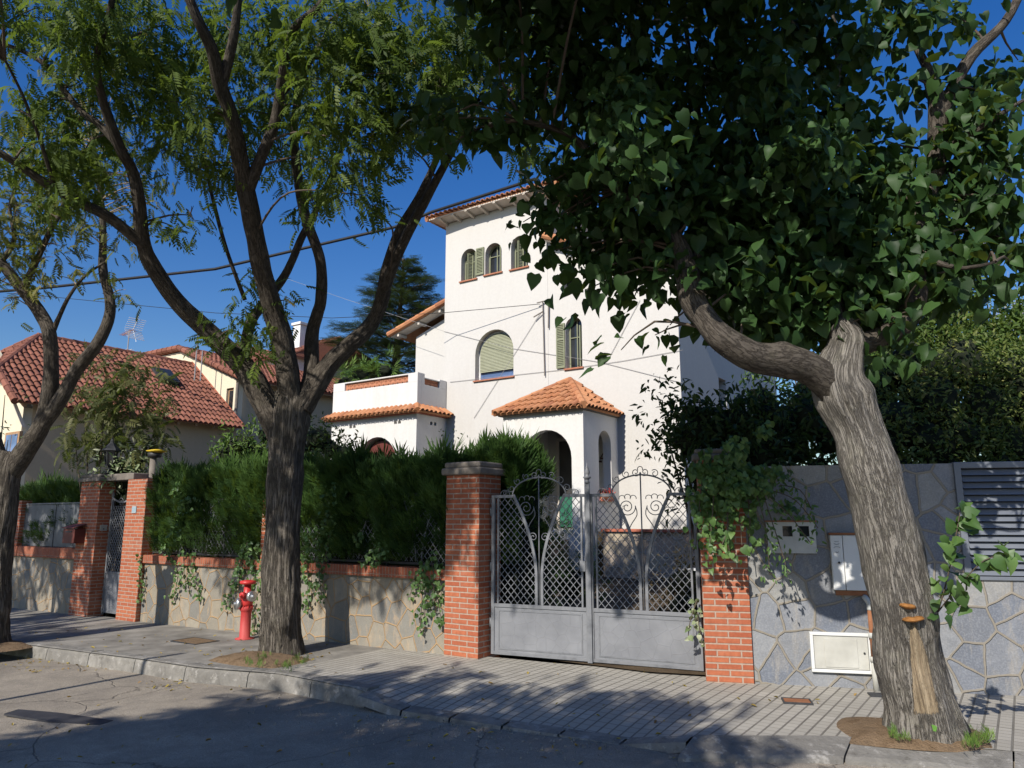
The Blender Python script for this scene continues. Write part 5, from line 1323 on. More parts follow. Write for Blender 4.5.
TR, bR, skR = tree('street_tree', 'leaning mulberry street tree with grey trunk and large heart shaped leaves', [px_branch([(u, v, y * (1 if i == 0 else 1.12), r * (1 if i == 0 else 1.12) * (.85, .76, .64, .8, .6, .6, .6, .8, .8, .7)[i]) for u, v, y, r in rback(l)]) for i, l in enumerate(limbs_r)], ['grey_bark', 'limb_bark'], 11.0,
                   knots=[(at12(870, 552, 4.88), .035, .03), (at12(838, 330, 4.75), .06, .04), (at12(848, 520, 4.95), .04, .02), (at12(895, 735, 5.2), .12, .05), (at12(955, 735, 5.25), .12, .05), (at12(828, 376, 4.85), .07, .035), (at12(783, 350, 4.75), .06, .035), (at12(752, 356, 4.65), .06, .03), (at12(716, 340, 4.6), .05, .03), (at12(690, 290, 4.9), .06, .03), (at12(915, 300, 5.0), .06, .03), (at12(892, 335, 4.9), .06, .03), (at12(850, 345, 4.85), .07, .03)], lf=.2)
def trunk_front(u, v, push=0): 
    yc = float(np.interp(v, [480, 530, 595, 660, 715, 738], [5, 5.05, 5.12, 5.2, 5.25, 5.27])); rr = .87 * float(np.interp(v, [480, 530, 595, 660, 715, 738], [.20, .20, .205, .21, .24, .275]))
    uc = float(np.interp(v, [480, 530, 595, 660, 715, 738], [872, 885, 900, 911, 922, 926]))
    dx = (u - uc) / FPX * yc; return at_y(u, v, yc - math.sqrt(max(.0004, rr * rr - dx * dx)) * .98 - push)
mbt, bk = t_mb[TR.name]                       # pale strip where the bark is gone: a soft mask on the trunk
tri = BVHTree.FromPolygons(mbt.v, mbt.f)
def on_trunk(u, v): h = tri.ray_cast(CAM - bR, ray(u, v).normalized()); return h[0] + bR, h[1]
for i, p in enumerate(mbt.v[:56 * 260]):
    c = Vector(p) + bR
    if c.z > 1.4 or c.y > float(np.interp(c.z, [0, 1.4], [5.97, 5.68])): continue
    u, v = px(c); d = min(u - np.interp(v, [624, 640, 712], [911, 909.5, 914]), np.interp(v, [624, 640, 660, 712], [915, 922, 928, 939]) - u, (v - 622) * .5, (714 - v) * .5)
    mbt.bare[i] = min(1, max(0, .5 + d / 7))
mb = MB(); c, nn = on_trunk(934, 728); c = c - bR; ex = Vector((0, 0, 1)).cross(nn).normalized(); ez = nn.cross(ex)
mb.prism([(.022 * math.cos(a) * (1 + .3 * math.sin(3 * a)), .030 * math.sin(a) * (1 + .25 * math.cos(2 * a))) for a in np.linspace(0, 2 * math.pi, 18)[:-1]], lambda x, z: c + ex * x + ez * z + nn * .004, lambda x, z: c + ex * x + ez * z - nn * .02)
mb.build('paint_mark', 'green_spray', TR)
bl = [(500, 40, 4.4, .22), (540, 20, 4.5, .3), (600, 30, 4.5, .42), (680, 30, 4.6, .45), (765, 30, 5, .45), (845, 25, 4.9, .36), (905, 15, 4.9, .26), (905, 80, 5.0, .12), (955, 15, 5, .16),
      (432, 128, 4.1, .12), (455, 118, 4.1, .14), (440, 150, 4.1, .10), (505, 120, 4.3, .20), (480, 135, 4.2, .10), (560, 95, 4.5, .34), (635, 110, 4.6, .45), (725, 110, 5, .5), (800, 105, 5, .36), (885, 140, 5.1, .22),
      (540, 190, 4.5, .10), (565, 180, 4.6, .25), (615, 185, 4.8, .36), (690, 195, 5, .5), (780, 205, 5.2, .5), (850, 205, 5.2, .35), (885, 190, 5, .22),
      (545, 225, 4.5, .05), (555, 250, 4.6, .1), (590, 240, 4.6, .20), (645, 245, 4.8, .27), (725, 275, 5.2, .38), (795, 285, 5.4, .36), (850, 270, 5.3, .25), (880, 270, 5.2, .2),
      (572, 262, 4.6, .10), (585, 290, 4.6, .1), (625, 295, 4.7, .07), (650, 285, 4.7, .11), (621, 350, 4.6, .035), (670, 325, 4.6, .07), (655, 335, 4.6, .05), (523, 222, 4.5, .06),
      (965, 150, 4.6, .25), (1000, 125, 4.5, .18), (950, 90, 5, .16), (1000, 195, 4.4, .2), (970, 200, 4.5, .12), (925, 195, 4.6, .16), (940, 262, 4.4, .17), (985, 268, 4.3, .12), (1010, 262, 4.3, .06), (888, 315, 4.5, .14), (905, 322, 4.5, .10), (870, 320, 4.6, .1), (985, 95, 4.8, .2), (1018, 60, 4.8, .12), (820, 330, 5.2, .2), (760, 325, 5.2, .2), (760, 250, 4.9, .32), (820, 250, 4.9, .32), (862, 285, 4.9, .25), (725, 235, 4.9, .3), (785, 305, 4.9, .25), (850, 235, 4.9, .28), (690, 250, 4.9, .22), (740, 300, 4.9, .2), (890, 250, 4.9, .15), (800, 175, 4.9, .35), (905, 290, 4.7, .14), (925, 275, 4.7, .14), (700, 215, 4.1, .2), (640, 215, 4.1, .16), (725, 265, 4.15, .2), (760, 290, 4.2, .16), (690, 270, 4.1, .12), (805, 255, 4.3, .22), (840, 290, 4.3, .17), (872, 255, 4.3, .17), (905, 225, 4.3, .14), (862, 318, 4.2, .1), (660, 170, 4.1, .2), (600, 150, 4.1, .16), (780, 200, 4.2, .2), (900, 190, 4.2, .14), (820, 320, 4.4, .12), (745, 320, 4.3, .1), (942, 285, 4.5, .14), (985, 290, 4.5, .10), (1010, 240, 4.5, .14), (880, 345, 4.3, .1), (905, 345, 4.3, .09), (960, 230, 4.7, .18), (560, 225, 4.5, .16), (535, 235, 4.5, .08), (600, 270, 4.5, .14), (640, 270, 4.5, .14), (960, 255, 4.6, .13), (1000, 265, 4.5, .1), (940, 160, 4.6, .2), (985, 175, 4.6, .2), (1010, 215, 4.6, .14)]
def back(L): return [(u, v, y + (1.15 if y < 4.85 else .75), r * (y + 1.0) / y) for u, v, y, r in L]
BLR = [pb(*q) for q in back(bl)] + [((x, y, z), r) for x, y, z, r in ((-.1, 5.2, 6.2, .6), (.8, 5.0, 6.2, .7), (1.7, 5.0, 6.2, .7), (.3, 5.4, 6.9, .7), (1.3, 5.4, 7, .8), (2.2, 5.5, 6.9, .5), (.9, 4.4, 6.1, .5), (1.9, 4.5, 6.1, .5))]
BLR += [((x_ + random.uniform(-.2, .2), 3.7 + random.uniform(-.2, .3), z_ + random.uniform(-.1, .2)), .46) for x_ in (-1.5, -.8, -.1, .6, 1.2) for z_ in (5.3, 6.1, 6.9)]  # clumps added out of view towards the sun to darken the crown
BLR += [pb(q[0], q[1], q[2] * 1.1, q[3]) for q in ((916, 285, 4.72, .12), (906, 312, 4.7, .09), (922, 250, 4.85, .13), (835, 270, 4.9, .1), (860, 300, 4.9, .08), (930, 215, 5.1, .13))]
BLS = [(upsun(at12(*q[:3]), at12(*q[:3]).z + q[3]), q[4]) for q in ((690, 285, 4.8, .7, .26), (675, 240, 5.1, .7, .26), (655, 215, 5.3, .6, .25), (830, 285, 5.0, .7, .26), (858, 280, 5.1, .75, .26), (810, 230, 5.3, .7, .28))]  # leaf clumps added up-sun of the limbs to keep them in shade
def keep_sky(P): return (P[:, 1] < 2.0)
leafcloud('crown', [(tuple(Vector(c) - bR), r) for c, r in BLR], T_HEART, .116, 'mulberry_leaf', TR, 190, down=.85, clump=.10, per=9, out=.55, up=.75)
leafcloud('low_crown', [(tuple(Vector(c) - bR), r) for c, r in BLS], T_HEART, .088, 'mulberry_leaf', TR, 230, down=.85, clump=.09, per=9, out=.55, up=.75)
twigs(TR, bR, skR, [c for c, r in BLR if r > .03 and c[1] > 4.3], 'twig_bark', .014, .004); finish_tree(TR)
# shoot low on the trunk
mb = MB(); stems = [[(938, 612, 5.0, .006), (948, 575, 4.9, .005), (957, 530, 4.85, .004), (961, 505, 4.83, .003)], [(938, 612, 5.0, .006), (960, 585, 4.86, .005), (985, 560, 4.75, .004), (1012, 555, 4.7, .003)]]
P = []
for s_ in stems:
    p, r_ = spline(px_branch([(u, v, y * 1.12, r) for u, v, y, r in s_]), .04); mb.tube([q - bR for q in p], r_, 5); P += [q - bR for q in p[3:]]
so = mb.build('shoot', 'twig_bark', TR, True)
P = np.array([tuple(q) for q in P for _ in range(2)]); P += RNG.normal(size=P.shape) * .03
scatter('shoot_leaves', T_HEART, P, rnd_dir(len(P)) * .8 + [0.3, -.2, -.3], rnd_dir(len(P)) * .4 + [-.2, -.5, .7], .10 * RNG.uniform(.7, 1.2, len(P)), 'ivy_leaf', TR)
P = np.array([tuple(q - bR) for q in [at_y(u + random.uniform(-9, 9), v + random.uniform(-8, 8), 5.52) for u, v in ((942, 608), (945, 600), (938, 612), (952, 612), (960, 600), (965, 612), (948, 618))]])
scatter('shoot_leaves', T_HEART, P, rnd_dir(len(P)) + [0, 0, -.5], rnd_dir(len(P)) * .4 + [-.2, -.6, .6], np.full(len(P), .085), 'ivy_leaf', TR)

# bracket fungi
for i, (u, v, w_, lab) in enumerate(((908, 606, .058, 'upper orange bracket fungus on the leaning trunk'), (914, 619, .07, 'lower wider orange bracket fungus on the leaning trunk'))):
    c = on_trunk(u, v)[0] + Vector((0, .02, 0)); t = thing('bracket_fungus', lab, 'fungus', c, 0, 'bracket fungi on the leaning trunk')
    m = MB(); m.lathe([(.004, .016), (w_ * .5, .017), (w_ * .85, .012), (w_, .0), (w_ * .94, -.009), (w_ * .4, -.02), (.003, -.024)], (0, -.01, 0), 22); m.v = [(x * (1 + .15 * noise.noise(Vector((x * 40, y * 40, i)))), y * (1 + .15 * noise.noise(Vector((x * 40, y * 40, i + 5)))), z + .25 * x * (1 if i else -1) * .5) for x, y, z in m.v]; m.build('cap', 'fungus', t, True, rot=0)

# third street tree, leaving the picture on the left
base_l = [(-14, 646, 10.7, .34), (-12, 630, 10.7, .26), (-6, 570, 10.7, .21), (2, 510, 10.7, .195), (7, 470, 10.7, .185), (12, 452, 10.7, .15)]
limbs_l = [base_l,
 [(8, 475, 10.7, .15), (24, 452, 10.7, .14), (42, 424, 10.65, .12), (50, 388, 10.6, .105), (50, 338, 10.5, .095), (40, 313, 10.5, .088), (20, 287, 10.4, .075), (0, 262, 10.3, .065), (-30, 235, 10.2, .05)],
 [(41, 427, 10.65, .11), (60, 400, 10.6, .10), (76, 371, 10.6, .088), (96, 346, 10.5, .082), (108, 321, 10.5, .08), (110, 300, 10.5, .068), (103, 270, 10.5, .06), (103, 230, 10.4, .048), (100, 190, 10.4, .036), (92, 140, 10.3, .025)],
 [(6, 478, 10.7, .13), (-6, 440, 10.7, .1), (-18, 380, 10.6, .09), (-30, 300, 10.5, .07)],
 [(51, 336, 10.5, .045), (60, 315, 10.5, .03), (70, 295, 10.4, .025), (85, 276, 10.4, .02), (105, 262, 10.3, .015)],
 [(22, 290, 10.4, .05), (36, 262, 10.3, .043), (48, 236, 10.2, .036), (62, 208, 10.1, .028), (70, 170, 10, .02)],
 [(0, 263, 10.3, .04), (14, 240, 10.2, .03), (10, 205, 10.2, .024), (25, 170, 10.1, .016)],
]
TL, bL, skL = tree('street_tree', 'sparse yellowing street tree with crooked branches at the far left', [px_branch(l) for l in limbs_l], ['furrowed_bark', 'limb_bark'], 21.0)
BLL = [pb(*q) for q in ((15, 215, 10.3, .7), (60, 170, 10.6, .7), (95, 200, 10.5, .55), (40, 265, 10.2, .45), (110, 245, 10.4, .3), (120, 160, 10.6, .5), (10, 150, 10.4, .5), (85, 120, 10.8, .7), (150, 195, 10.6, .35), (-40, 220, 10, .9), (10, 285, 10.2, .35), (115, 290, 10.4, .22), (60, 225, 10.2, .4))]
leafcloud('crown', [(tuple(Vector(c) - bL), r) for c, r in BLL], T_PIN, .22, 'yellowing_leaf', TL, 75, down=.4, clump=.15, per=4.5, out=.6)
cs = []
for c, r in BLL:
    for q in ball(c, r, 9): cs.append(tuple(q))
twigs(TL, bL, skL, cs, 'pale_twig', .012, .003); finish_tree(TL)

# trees across the street, behind the viewer; they shade the road
def shade_tree(x, y, h, blobs, label, seed):
    g = G(x, y) - .1
    L = [[(x, y, g - .1, .26), (x, y, g + .3, .2), (x + .1, y + .05, g + 1.6, .18), (x, y, h - 2, .16)]]
    for c, r in blobs: L.append([(x, y, h - 2.1, .11), ((x + c[0]) / 2, (y + c[1]) / 2, h - 1.2, .08), (*c, .03)])
    t, b, sk_ = tree('street_tree', label, L, ['furrowed_bark', 'limb_bark'], seed, 'street trees on the far pavement')
    leafcloud('crown', [(tuple(Vector(c) - b), r) for c, r in blobs], T_PIN, .40, 'pinnate_leaf', t, 58, down=.4, clump=.2, per=7); finish_tree(t)
def crown_over(spots): return [(upsun(ground(u, v), z), r) for u, v, z, r in spots]
shade_tree(-4.6, -2.2, 5.6, crown_over([(30, 728, 5.6, .45), (100, 720, 5.4, .45), (170, 714, 5.7, .45), (60, 752, 5.4, .7), (150, 762, 5.7, .7), (10, 770, 5.5, .7), (440, 695, 5.4, .5), (385, 682, 5.6, .35), (645, 713, 5.6, .33), (610, 722, 5.9, .3), (700, 734, 5.2, .3), (560, 738, 5.3, .6), (470, 748, 5.6, .65), (360, 738, 5.2, .75), (260, 748, 5.6, .75), (160, 742, 5.2, .7), (300, 702, 5.9, .5), (70, 745, 5.6, .6), (230, 712, 6.2, .4), (240, 694, 5.6, .3), (350, 692, 5.5, .35), (130, 725, 6.0, .4), (20, 740, 5.6, .6), (520, 712, 6.3, .4), (640, 752, 5.9, .45), (400, 766, 6.2, .8), (200, 790, 6.2, .9), (560, 790, 6.2, .8)]), 'leafy tree across the street shading the road', 31)
shade_tree(-12.5, 2.2, 5.6, crown_over([(110, 722, 5.6, .4), (40, 618, 5.4, .6), (15, 640, 5.6, .5), (90, 612, 5.8, .4), (-20, 610, 5.6, .8), (20, 598, 6.2, .6), (-60, 640, 5.4, .9)]) + [(upsun(A(-9.3, 0, 1.6), 6.0), .5), (upsun(A(-10.8, 0, 1.2), 6.2), .55), (upsun(A(-8.6, 0, 1.2), 5.8), .4), (upsun(A(-9.3, 0, .6), 5.6), .4), (upsun(A(-9.4, 0, 2.1), 6.4), .45), (upsun(A(-11, .3, 2.1), 6.4), .7), (upsun(A(-12.4, .3, 1.6), 6.2), .6), (upsun(A(-10.4, 0, .5), 5.9), .4), (upsun(A(-12, 0, .4), 5.5), .5)], 'leafy tree across the street shading the far pavement', 37)

tip = ground(179, 654); top = Vector(upsun(tip, 4.6)); bx = Vector((top.x, top.y, G(top.x, top.y) - .12))
t = thing('street_pole', 'slim grey metal pole across the street casting a thin shadow', 'pole', bx)
m = MB(); m.tube([(0, 0, -.2), (0, 0, 4.6 - bx.z)], .04, 12); m.build('shaft', 'gate_metal', t, True)
m = MB(); m.lathe([(.11, 0), (.11, .02), (.05, .05)], (0, 0, .12), 14); m.build('base_plate', 'gate_metal', t, True)
m = MB(); m.lathe([(.045, 0), (.045, .03), (.01, .05)], (0, 0, 4.6 - bx.z), 12); m.build('cap', 'gate_metal', t, True)

# ================================================================== hedges, shrubs, climbers
def frond_hedge(name, label, x0, x1, y0, y1, zf, n, mat, seed, size=.23, group=None):
    t = thing(name, label, 'hedge', A((x0 + x1) / 2, y0, .0), ANG); xc = (x0 + x1) / 2
    m = MB(); nx_, ny_ = int((x1 - x0) / .25), 6; vs = []
    # core: a rough closed body inside the sprays
    ring = []
    for i in range(nx_ + 1):
        x = x0 + .12 + (x1 - x0 - .24) * i / nx_; zt_ = zf(x) - .28
        for (yy, zz) in ((.18, .0), (.16, .5), (.16, zt_ * .75), (.3, zt_), (y1 - y0 - .15, zt_), (y1 - y0 - .12, .0)):
            vs.append((x - xc, yy + .06 * noise.noise(Vector((x * 2, zz * 2, seed))), zz + .05 * noise.noise(Vector((x * 3, yy, seed)))))
    m.add(vs, [(i * 6 + k, i * 6 + (k + 1) % 6, (i + 1) * 6 + (k + 1) % 6, (i + 1) * 6 + k) for i in range(nx_) for k in range(6)] + [[0, 1, 2, 3, 4, 5], [nx_ * 6 + k for k in (5, 4, 3, 2, 1, 0)]])
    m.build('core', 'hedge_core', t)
    x = RNG.uniform(x0, x1, n); u = RNG.random(n); ztop = np.array([zf(q) for q in x])
    face = u < .62
    dep = RNG.random(n) ** 1.5 * .28
    bulge = np.array([noise.noise(Vector((a * 1.6, b * 2.0 * 3, seed))) for a, b in zip(x, RNG.random(n))])
    z = np.where(face, RNG.random(n) * ztop, ztop - RNG.random(n) ** 1.4 * .35)
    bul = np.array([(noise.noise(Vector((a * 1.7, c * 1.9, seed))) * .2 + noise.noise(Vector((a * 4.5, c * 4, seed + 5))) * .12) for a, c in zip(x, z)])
    y = np.where(face, dep - bul - .04, RNG.random(n) * (y1 - y0))
    z = np.where(face, z, z + bul * .8)
    thin = np.array([noise.noise(Vector((a * 1.4, c * 1.2, seed + 9))) for a, c in zip(x, z)]) + np.clip((z - 1.25) * 1.3, -.5, 1)
    keep = (z > 1.04) & (~face | (thin > -.12) | (RNG.random(n) < .25))
    x, y, z, face, bul = x[keep], y[keep], z[keep], face[keep], bul[keep]; n = len(x)
    P = np.stack([x - xc, y, z], 1)
    F = rnd_dir(n) * .55 + np.where(face[:, None], [[0, -.55, .75]], [[0, -.1, 1.0]])
    Nn = rnd_dir(n) * .7 + [-.1, -1, .25]
    s = size * RNG.uniform(.6, 1.35, n)
    tall = (~face) & (RNG.random(n) < .12); s[tall] *= 1.7
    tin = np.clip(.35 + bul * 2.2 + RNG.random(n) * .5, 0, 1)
    scatter('foliage', T_FROND, P, F, Nn, s, mat, t, tin)
    if group: t['group'] = group
    return t
zfm = lambda x: 2.34 + .16 * noise.noise(Vector((x * 1.1, 0, 5))) + .14 * noise.noise(Vector((x * 3.3, 0, 2))) - (.35 if x > .1 else 0)
frond_hedge('hedge', 'long feathery cypress hedge behind the iron fence left of the gate', -7.25, -.53, .14, 1.35, zfm, 26000, 'cypress_green', 5)
frond_hedge('hedge', 'end of the cypress hedge rising behind the left gate leaf', -.5, .15, .62, 1.45, lambda x: 2.42 - .9 * max(0, x + .1) + .06 * noise.noise(Vector((x * 4, 0, 2))), 6500, 'cypress_green', 6)
frond_hedge('hedge', 'small dark cypress hedge over the sheet metal fence at the far left', -13.0, -9.3, .34, 1.1, lambda x: 2.25 + .08 * noise.noise(Vector((x * 2, 0, 9))), 7000, 'cypress_green', 8)

def shrub(name, label, blobs, tmpl, size, mat, dens, cat='shrub', per=9, clump=.09, core=True, base=None, group=None, twig='twig_bark', up=.6, down=.1, out=.9, ck=.42):
    c0 = Vector(np.mean([c for c, r in blobs], axis=0)); b = base or Vector((c0.x, c0.y, .2))
    t = thing(name, label, cat, b, 0, group)
    bl_ = [(tuple(Vector(c) - b), r) for c, r in blobs]
    m = MB()
    for i, (c, r) in enumerate(bl_):
        rm = np.mean(r)
        if rm < .15: continue
        p, q = spline([(random.uniform(-.06, .06), random.uniform(-.06, .06), -.1, .02 + .02 * rm), (c[0] * .5, c[1] * .5, c[2] * .55, .018), (*c, .006)], .12); m.tube(p, q, 6)
    m.build('stems', twig, t, True)
    if core:
        m = MB()
        for i, (c, r) in enumerate(bl_):
            if np.mean(r) < .27: continue
            rr_ = r if hasattr(r, '__len__') else (r, r, r); lump(m, c, [k * ck for k in rr_], i + len(label), .35)
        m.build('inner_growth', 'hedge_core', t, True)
    leafcloud('foliage', bl_, tmpl, size, mat, t, dens, down=down, clump=clump, per=per, out=out, up=up)
    return t
# dark shrub overhanging the gate pillar from the garden
shrub('shrub', 'dark glossy shrub leaning over the ivy pillar beside the gate', [pb(*q) for q in ((720, 432, 8.4, .45), (690, 440, 8.4, .35), (745, 440, 8.3, .45), (675, 415, 8.4, .22), (700, 418, 8.4, .28), (660, 385, 8.4, .1), (668, 440, 8.4, .2), (700, 475, 8.4, .28), (770, 440, 8.3, .4), (745, 428, 8.5, .35), (648, 418, 8.4, .12), (655, 378, 8.4, .07), (725, 470, 8.2, .3), (690, 500, 8.5, .22), (795, 450, 8.3, .3), (650, 448, 8.4, .10), (676, 478, 8.4, .12), (695, 430, 8.3, .3), (735, 425, 8.3, .36), (770, 420, 8.3, .4), (805, 420, 8.3, .4), (685, 402, 8.4, .16), (705, 400, 8.4, .14), (830, 440, 8.3, .35), (760, 460, 8.1, .35))],
      T_OVAL, .10, 'dark_shrub_leaf', 240, per=9, clump=.07, base=Vector((2.3, 8.6, .3)))
# ivy over the pillar, trailing on the slate wall
def climber(name, label, strands, mat, size, parent_at, n_per, base_blobs=(), tmpl=T_HEART, group=None, jit=.05, full=3.2):
    t = thing(name, label, 'climber', parent_at, 0, group); m = MB(); P = []
    for s_ in strands:
        p, r_ = spline([(*(Vector(q[:3]) - parent_at), .005) for q in s_], .05); m.tube(p, r_, 5, False)
        for q in p:
            for _ in range(n_per): P.append(np.array(q) + RNG.normal(size=3) * jit)
    if m.v: m.build('stems', 'twig_bark', t, True)
    P = np.array(P) if P else np.zeros((0, 3))
    for c, r in base_blobs:
        k = int(420 * r * r * full); P = np.concatenate([P, ball(Vector(c) - parent_at, r, k)])
    n = len(P)
    scatter('leaves', tmpl, P, rnd_dir(n) * .6 + [0, -.25, -.6], rnd_dir(n) * .45 + [-.2, -1, .45], size * RNG.uniform(.6, 1.25, n), mat, t)
    return t
by = lambda u, v, y: tuple(at_y(u, v, y))
climber('ivy', 'bright ivy draped over the top of the brick pillar beside the gate', [[by(715, 470, 7.5), by(712, 520, 7.45), by(708, 560, 7.45)], [by(730, 480, 7.5), by(728, 530, 7.42), by(730, 560, 7.42)], [by(745, 475, 7.5), by(750, 520, 7.4), by(748, 545, 7.4)], [by(703, 470, 7.6), by(698, 520, 7.6), by(696, 545, 7.6)]],
        'ivy_leaf', .062, Vector(by(725, 470, 7.6)), 3, [(by(random.gauss(733, 22), random.triangular(425, 540, 470), random.uniform(7.35, 7.85)), random.uniform(.06, .15)) for _ in range(46)], full=7)
climber('jasmine', 'thin light green creeper trailing over the meter box', [[by(760, 490, 7.4), by(785, 510, 7.3), by(812, 545, 7.25)], [by(755, 490, 7.4), by(765, 525, 7.3), by(770, 575, 7.28)], [by(770, 490, 7.4), by(795, 500, 7.3), by(818, 528, 7.25)], [by(765, 500, 7.35), by(778, 540, 7.3), by(788, 572, 7.27)], [by(780, 485, 7.4), by(800, 490, 7.3), by(812, 510, 7.28)]],
        'ivy_leaf', .06, Vector(by(770, 480, 7.5)), 3, [(by(770, 485, 7.45), .16), (by(785, 480, 7.5), .14)], T_OVAL)
climber('ivy', 'pale variegated ivy sprays hanging down the front of the brick pillar', [[by(727, 505, 7.42), by(727, 530, 7.4), by(722, 545, 7.4)], [by(740, 520, 7.4), by(742, 545, 7.38)]], 'ivy_leaf', .09, Vector(by(727, 500, 7.45)), 1, [], T_HEART)
climber('ivy', 'thin ivy sprig low at the right end of the gate', [[by(697, 600, 8.1), by(690, 622, 8.05), by(688, 640, 8.03)], [by(697, 612, 8.1), by(702, 645, 8.0)]], 'variegated_leaf', .055, Vector(by(697, 600, 8.1)), 2, [], T_HEART, None, .02)
def Aw(u, v, off=.02): return tuple(on_plane(u, v, OA + N * (.03 - off), N))
def wall_ivy(label, strands, blobs, mat='ivy_leaf', size=.055):
    o = Vector(Aw(*strands[0][0])); climber('ivy', label, [[Aw(*q) for q in s_] for s_ in strands], mat, size, o, 3, [(Aw(*b[:2], .0), b[2]) for b in blobs], T_HEART, 'ivy hanging over the beige wall', .04)
wall_ivy('ivy trails on the beige wall nearest the sunlit pillar', [[(170, 552), (178, 575), (172, 600)], [(195, 552), (193, 575), (200, 598)], [(140, 556), (142, 580), (140, 600)], [(183, 552), (186, 590)]], [(180, 530, .2), (165, 548, .12), (190, 505, .2), (178, 490, .16)])
wall_ivy('ivy mound tumbling over the red hydrant', [[(248, 540), (238, 570), (226, 605)], [(256, 545), (250, 590), (256, 640)], [(262, 560), (263, 600), (262, 635)], [(244, 545), (240, 575), (236, 590)]], [(250, 555, .2), (243, 565, .14), (256, 585, .12)])
wall_ivy('ivy trails on the beige wall just right of the forked tree', [[(305, 555), (308, 580), (306, 612)], [(318, 555), (320, 580), (322, 600)], [(330, 530), (325, 560), (318, 585)], [(300, 555), (297, 580)]], [(318, 540, .22), (330, 520, .2), (308, 560, .1), (303, 605, .08), (335, 495, .2)])
wall_ivy('ivy trails on the beige wall beside the tall capped pillar', [[(425, 562), (422, 600), (420, 630)], [(432, 562), (434, 590), (430, 612)], [(440, 570), (438, 600), (442, 622)], [(418, 570), (410, 595)]], [(428, 575, .14), (434, 560, .12), (430, 600, .09), (424, 580, .1)])
wall_ivy('bright tuft of creeper on the brick coping below the curved fence bars', [[(372, 552), (378, 562)], [(380, 548), (374, 566)]], [(374, 556, .13), (382, 550, .13), (366, 562, .08), (360, 540, .10)])

# garden plants
shrub('shrub', 'bright yellow green rounded shrub behind the hedge left of the forked trunk', [pb(*q) for q in ((242, 445, 15, .5), (228, 455, 15, .4), (255, 455, 15, .4), (265, 435, 15.2, .3))], T_OVAL, .11, 'bright_shrub_leaf', 150, base=Vector((-5.5, 15, -.1)))
shrub('shrub', 'green leafy shrub in front of the terrace right of the forked trunk', [pb(*q) for q in ((318, 440, 15, .55), (300, 452, 15, .5), (332, 450, 15, .4), (345, 455, 14.6, .4))], T_OVAL, .10, 'dark_shrub_leaf', 150, base=Vector((-4, 15, .4)))
shrub('shrub', 'pale variegated shrub behind the far pillars', [pb(*q) for q in ((118, 468, 14.4, .4), (135, 462, 14.4, .35), (106, 478, 14.4, .3), (128, 482, 14.4, .35))], T_OVAL, .12, 'variegated_leaf', 130, base=Vector((-7.6, 14.4, -.1)))
shrub('shrub', 'small pale leafed shrub at the left picture edge', [pb(*q) for q in ((5, 395, 14, .3), (8, 440, 14, .35), (-5, 420, 14, .4), (14, 470, 14, .25))], T_OVAL, .10, 'variegated_leaf', 22, per=7, core=False, base=Vector((-9.6, 14, -.1)))
shrub('shrub', 'feathery light shrub beside the porch', [pb(*q) for q in ((455, 450, 12.4, .3), (470, 440, 12.4, .2), (450, 468, 12.4, .35), (480, 462, 12.2, .3))], T_OVAL, .07, 'bright_shrub_leaf', 40, per=7, core=False, base=Vector((-.9, 12.4, .4)))
shrub('shrub', 'tall bushy plant rising over the terrace parapet', [pb(*q) for q in ((360, 378, 24, .7), (385, 372, 24, .5), (345, 385, 24, .6))], T_FROND, .6, 'bright_shrub_leaf', 18, base=Vector((-4.5, 24, .4)))
yt = [pb(*q) for q in ((105, 385, 14.6, .55), (135, 395, 14.6, .55), (85, 410, 14.6, .45), (150, 425, 14.6, .4), (115, 420, 14.6, .5), (75, 440, 14.6, .35), (125, 368, 14.6, .3), (145, 445, 14.4, .3), (100, 445, 14.6, .4))]
shrub('young_tree', 'thin young tree with olive leaves before the red tiled roof', yt, T_PIN, .30, 'olive_shrub_leaf', 75, 'tree', per=5, clump=.14, core=False, base=Vector((-8.0, 14.6, -.2)), down=.3)
# overgrown beds behind the gate
AP = lambda s, y, z: tuple(A(s, y, z))
shrub('shrub', 'dark tangled shrub close behind the left gate leaf', [(AP(.1, 1.2, 1.0), (.3, .4, .8)), (AP(-.1, 1.5, 1.3), (.35, .5, .7)), (AP(.0, 2.2, .7), (.4, .5, .5))], T_FROND, .22, 'cypress_green', 130, per=9, base=Vector(AP(.3, 1.4, .1)))
shrub('shrub', 'low dark tangled growth behind the middle of the gate', [(AP(1.2, 3.6, .65), (.7, .5, .5)), (AP(2.1, 3.4, .7), (.6, .5, .55)), (AP(1.6, 2.6, .45), (.6, .4, .35))], T_OVAL, .08, 'brush_brown', 200, per=10, base=Vector(AP(1.6, 3.2, .2)))
shrub('shrub', 'brown dry bush behind the right gate leaf', [(AP(2.7, 2.8, .7), (.6, .5, .55)), (AP(3.3, 2.9, .8), (.5, .5, .6)), (AP(2.0, 4.6, .95), (.4, .3, .45))], T_OVAL, .08, 'brush_brown', 200, per=10, base=Vector(AP(2.9, 2.9, .2)))
shrub('flower_clump', 'straw coloured spiky plants along the terrace wall', [(AP(1.0 + .5 * k, 6.5, .9 + .1 * (k % 2)), (.22, .15, .3)) for k in range(5)], T_FROND, .35, 'privet_leaf', 60, per=6, core=False, base=Vector(AP(2, 6.5, .4)), cat='plant')
t = thing('storage_box', 'pale grey plastic box standing behind the left gate leaf', 'box', A(1.15, 4.6, .35), ANG)
m = MB(); m.box(-.3, .3, -.2, .2, 0, .42); m.build('body', 'cabinet_grey', t, bev=.02)
m = MB(); m.box(-.32, .32, -.22, .22, .421, .47); m.build('lid', 'cabinet_white', t, bev=.015)
